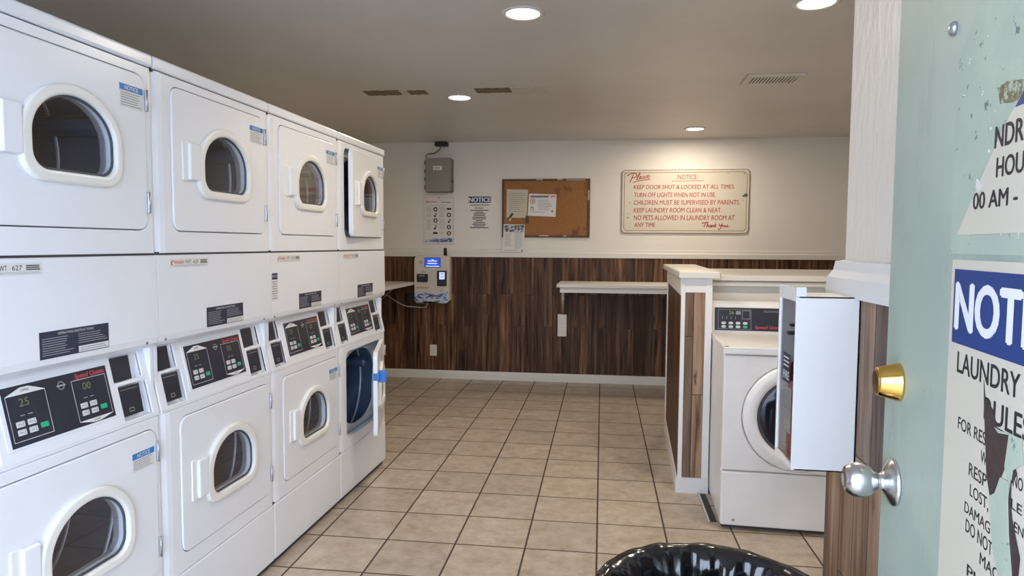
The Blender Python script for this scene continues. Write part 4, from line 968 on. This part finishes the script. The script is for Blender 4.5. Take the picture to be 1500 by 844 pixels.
# ================================================================== CEILING LAMPS AND VENT
LT = [((.997, 1.087), 'recessed ceiling lamp near the doorway, left of the two at the top of the photo'),
      ((2.219, 1.095), 'recessed ceiling lamp by the right wall, above the washer'),
      ((.368, 2.717), 'recessed ceiling lamp between the bare brown ceiling strips'),
      ((2.133, 4.151), 'recessed ceiling lamp close to the back wall above the big red-lettered sign')]
for k, ((x, y), lab) in enumerate(LT):
    e = empty('ceiling_lamp', (x, y, H), lab, 'lamp', 'recessed ceiling lamps')
    b = MB(); b.lathe([(.092, 0), (.092, -.004), (.086, -.008), (.074, -.006), (.072, -.002)], FXY, 'lamp_trim', 40, cap=False); b.build('trim_ring', e)
    b = MB(); b.lathe([(.0735, -.003), (.050, -.0065), (.001, -.007)], FXY, 'lamp_lens', 36, cap=False); b.build('lens', e)
    ld = bpy.data.lights.new('lamp_light', 'AREA'); ld.shape = 'DISK'; ld.size = .14; ld.energy = LAMP_W; ld.color = LAMP_COL; ld.spread = math.radians(180)
    lo_ = bpy.data.objects.new('lamp_light', ld); COL.objects.link(lo_); lo_.parent = e; lo_.location = (0, 0, -.012)
va = empty('ceiling_vent', (2.355, 2.404, H), 'white slatted vent grille in the ceiling over the alcove', 'vent')
b = MB(); b.sheet([rrect(-.165, .165, -.125, .125, .01, 3), rrect(-.135, .135, -.085, .085)], .014, 'vent_white', FDN, .004); b.build('frame', va)
b = MB(); b.sheet([rrect(-.137, .137, -.088, .088)], .002, 'vent_dark', FDN); b.build('backing', va)
for k in range(14):
    x = -.125+k*.250/13; b = MB(); b.box(-.0045, .0045, -.086, .086, -.0125, -.002, 'vent_white', .001, 1, TR(x, 0, 0) @ Matrix.Rotation(.35, 4, 'Y')); b.build('slat', va)

# ================================================================== TRASH CAN WITH BLACK LINER
BX, BY, BR, BH = 1.570, -.665, .222, .690
tc_ = MB(); tc_.lathe([(.165, .0), (.170, .006), (BR-.012, BH-.012), (BR-.004, BH-.012), (BR-.004, BH-.002), (BR-.014, BH-.002), (.160, .012), (.001, .012)], FXY, 'can', 48, cap=False)
o = tc_.build('trash_can', None); o.location = (BX, BY, 0); tag(o, 'dark round trash can under the black liner inside the doorway', 'trash can')
bm = bmesh.new(); rn = random.Random(11); SEG = 260
prof = [(BR+.016, .40), (BR+.018, .50), (BR+.016, .58), (BR+.013, .64), (BR+.010, .675), (BR+.008, .694), (BR+.001, .702), (BR-.014, .700), (BR-.022, .688), (BR-.028, .66), (BR-.031, .63), (BR-.034, .60), (BR-.037, .56), (BR-.040, .52), (BR-.043, .47), (BR-.046, .43), (BR-.048, .38), (BR-.058, .24), (BR-.062, .10), (.10, .045), (.001, .04)]
ph = [rn.uniform(0, 6.28) for _ in range(9)]
rings = []
for k, (r, z) in enumerate(prof):
    ring = []
    inner = k >= 8
    for j in range(SEG):
        t = 2*PI*j/SEG; c_, s_ = math.cos(t), math.sin(t)
        n1 = mnoise.noise(Vector((c_*2.6, s_*2.6, z*2.0+3))); n2 = mnoise.noise(Vector((c_*6.5, s_*6.5, z*5+9))); n3 = mnoise.noise(Vector((c_*15, s_*15, z*16)))
        ridge = 1-abs(n2)*2.2
        am = (.2 if k in (5, 6, 7) else 1.0)*(1 if not inner else min(1.5, .5+(k-7)*.3))
        vd = mnoise.voronoi(Vector((c_*3.4+n2*.3, s_*3.4, z*7+2)))[0]; fc = (vd[1]-vd[0])
        d_ = (.010*n1+.030*(.45-fc)+.005*n3+.006*ridge*max(0, n1))*am
        rr_ = (r-abs(d_)*1.2 if inner else r+d_) if r > .01 else r
        zz = z+(.005*mnoise.noise(Vector((c_*1.6, s_*1.6, 5)))+.004*n2)*(1 if 4 <= k <= 9 else .4)
        ring.append(bm.verts.new((rr_*c_, rr_*s_, zz)))
    rings.append(ring)
for A, B in zip(rings, rings[1:]):
    for j in range(SEG): bm.faces.new((A[j], A[(j+1) % SEG], B[(j+1) % SEG], B[j]))
bmesh.ops.recalc_face_normals(bm, faces=bm.faces[:])
for f in bm.faces: f.smooth = True
me = bpy.data.meshes.new('bin_liner'); bm.to_mesh(me); bm.free(); me.materials.append(M['bag'])
o = bpy.data.objects.new('bin_liner', me); COL.objects.link(o); o.location = (BX, BY, 0)
tag(o, 'crumpled glossy black liner folded over the trash can rim', 'trash bag')
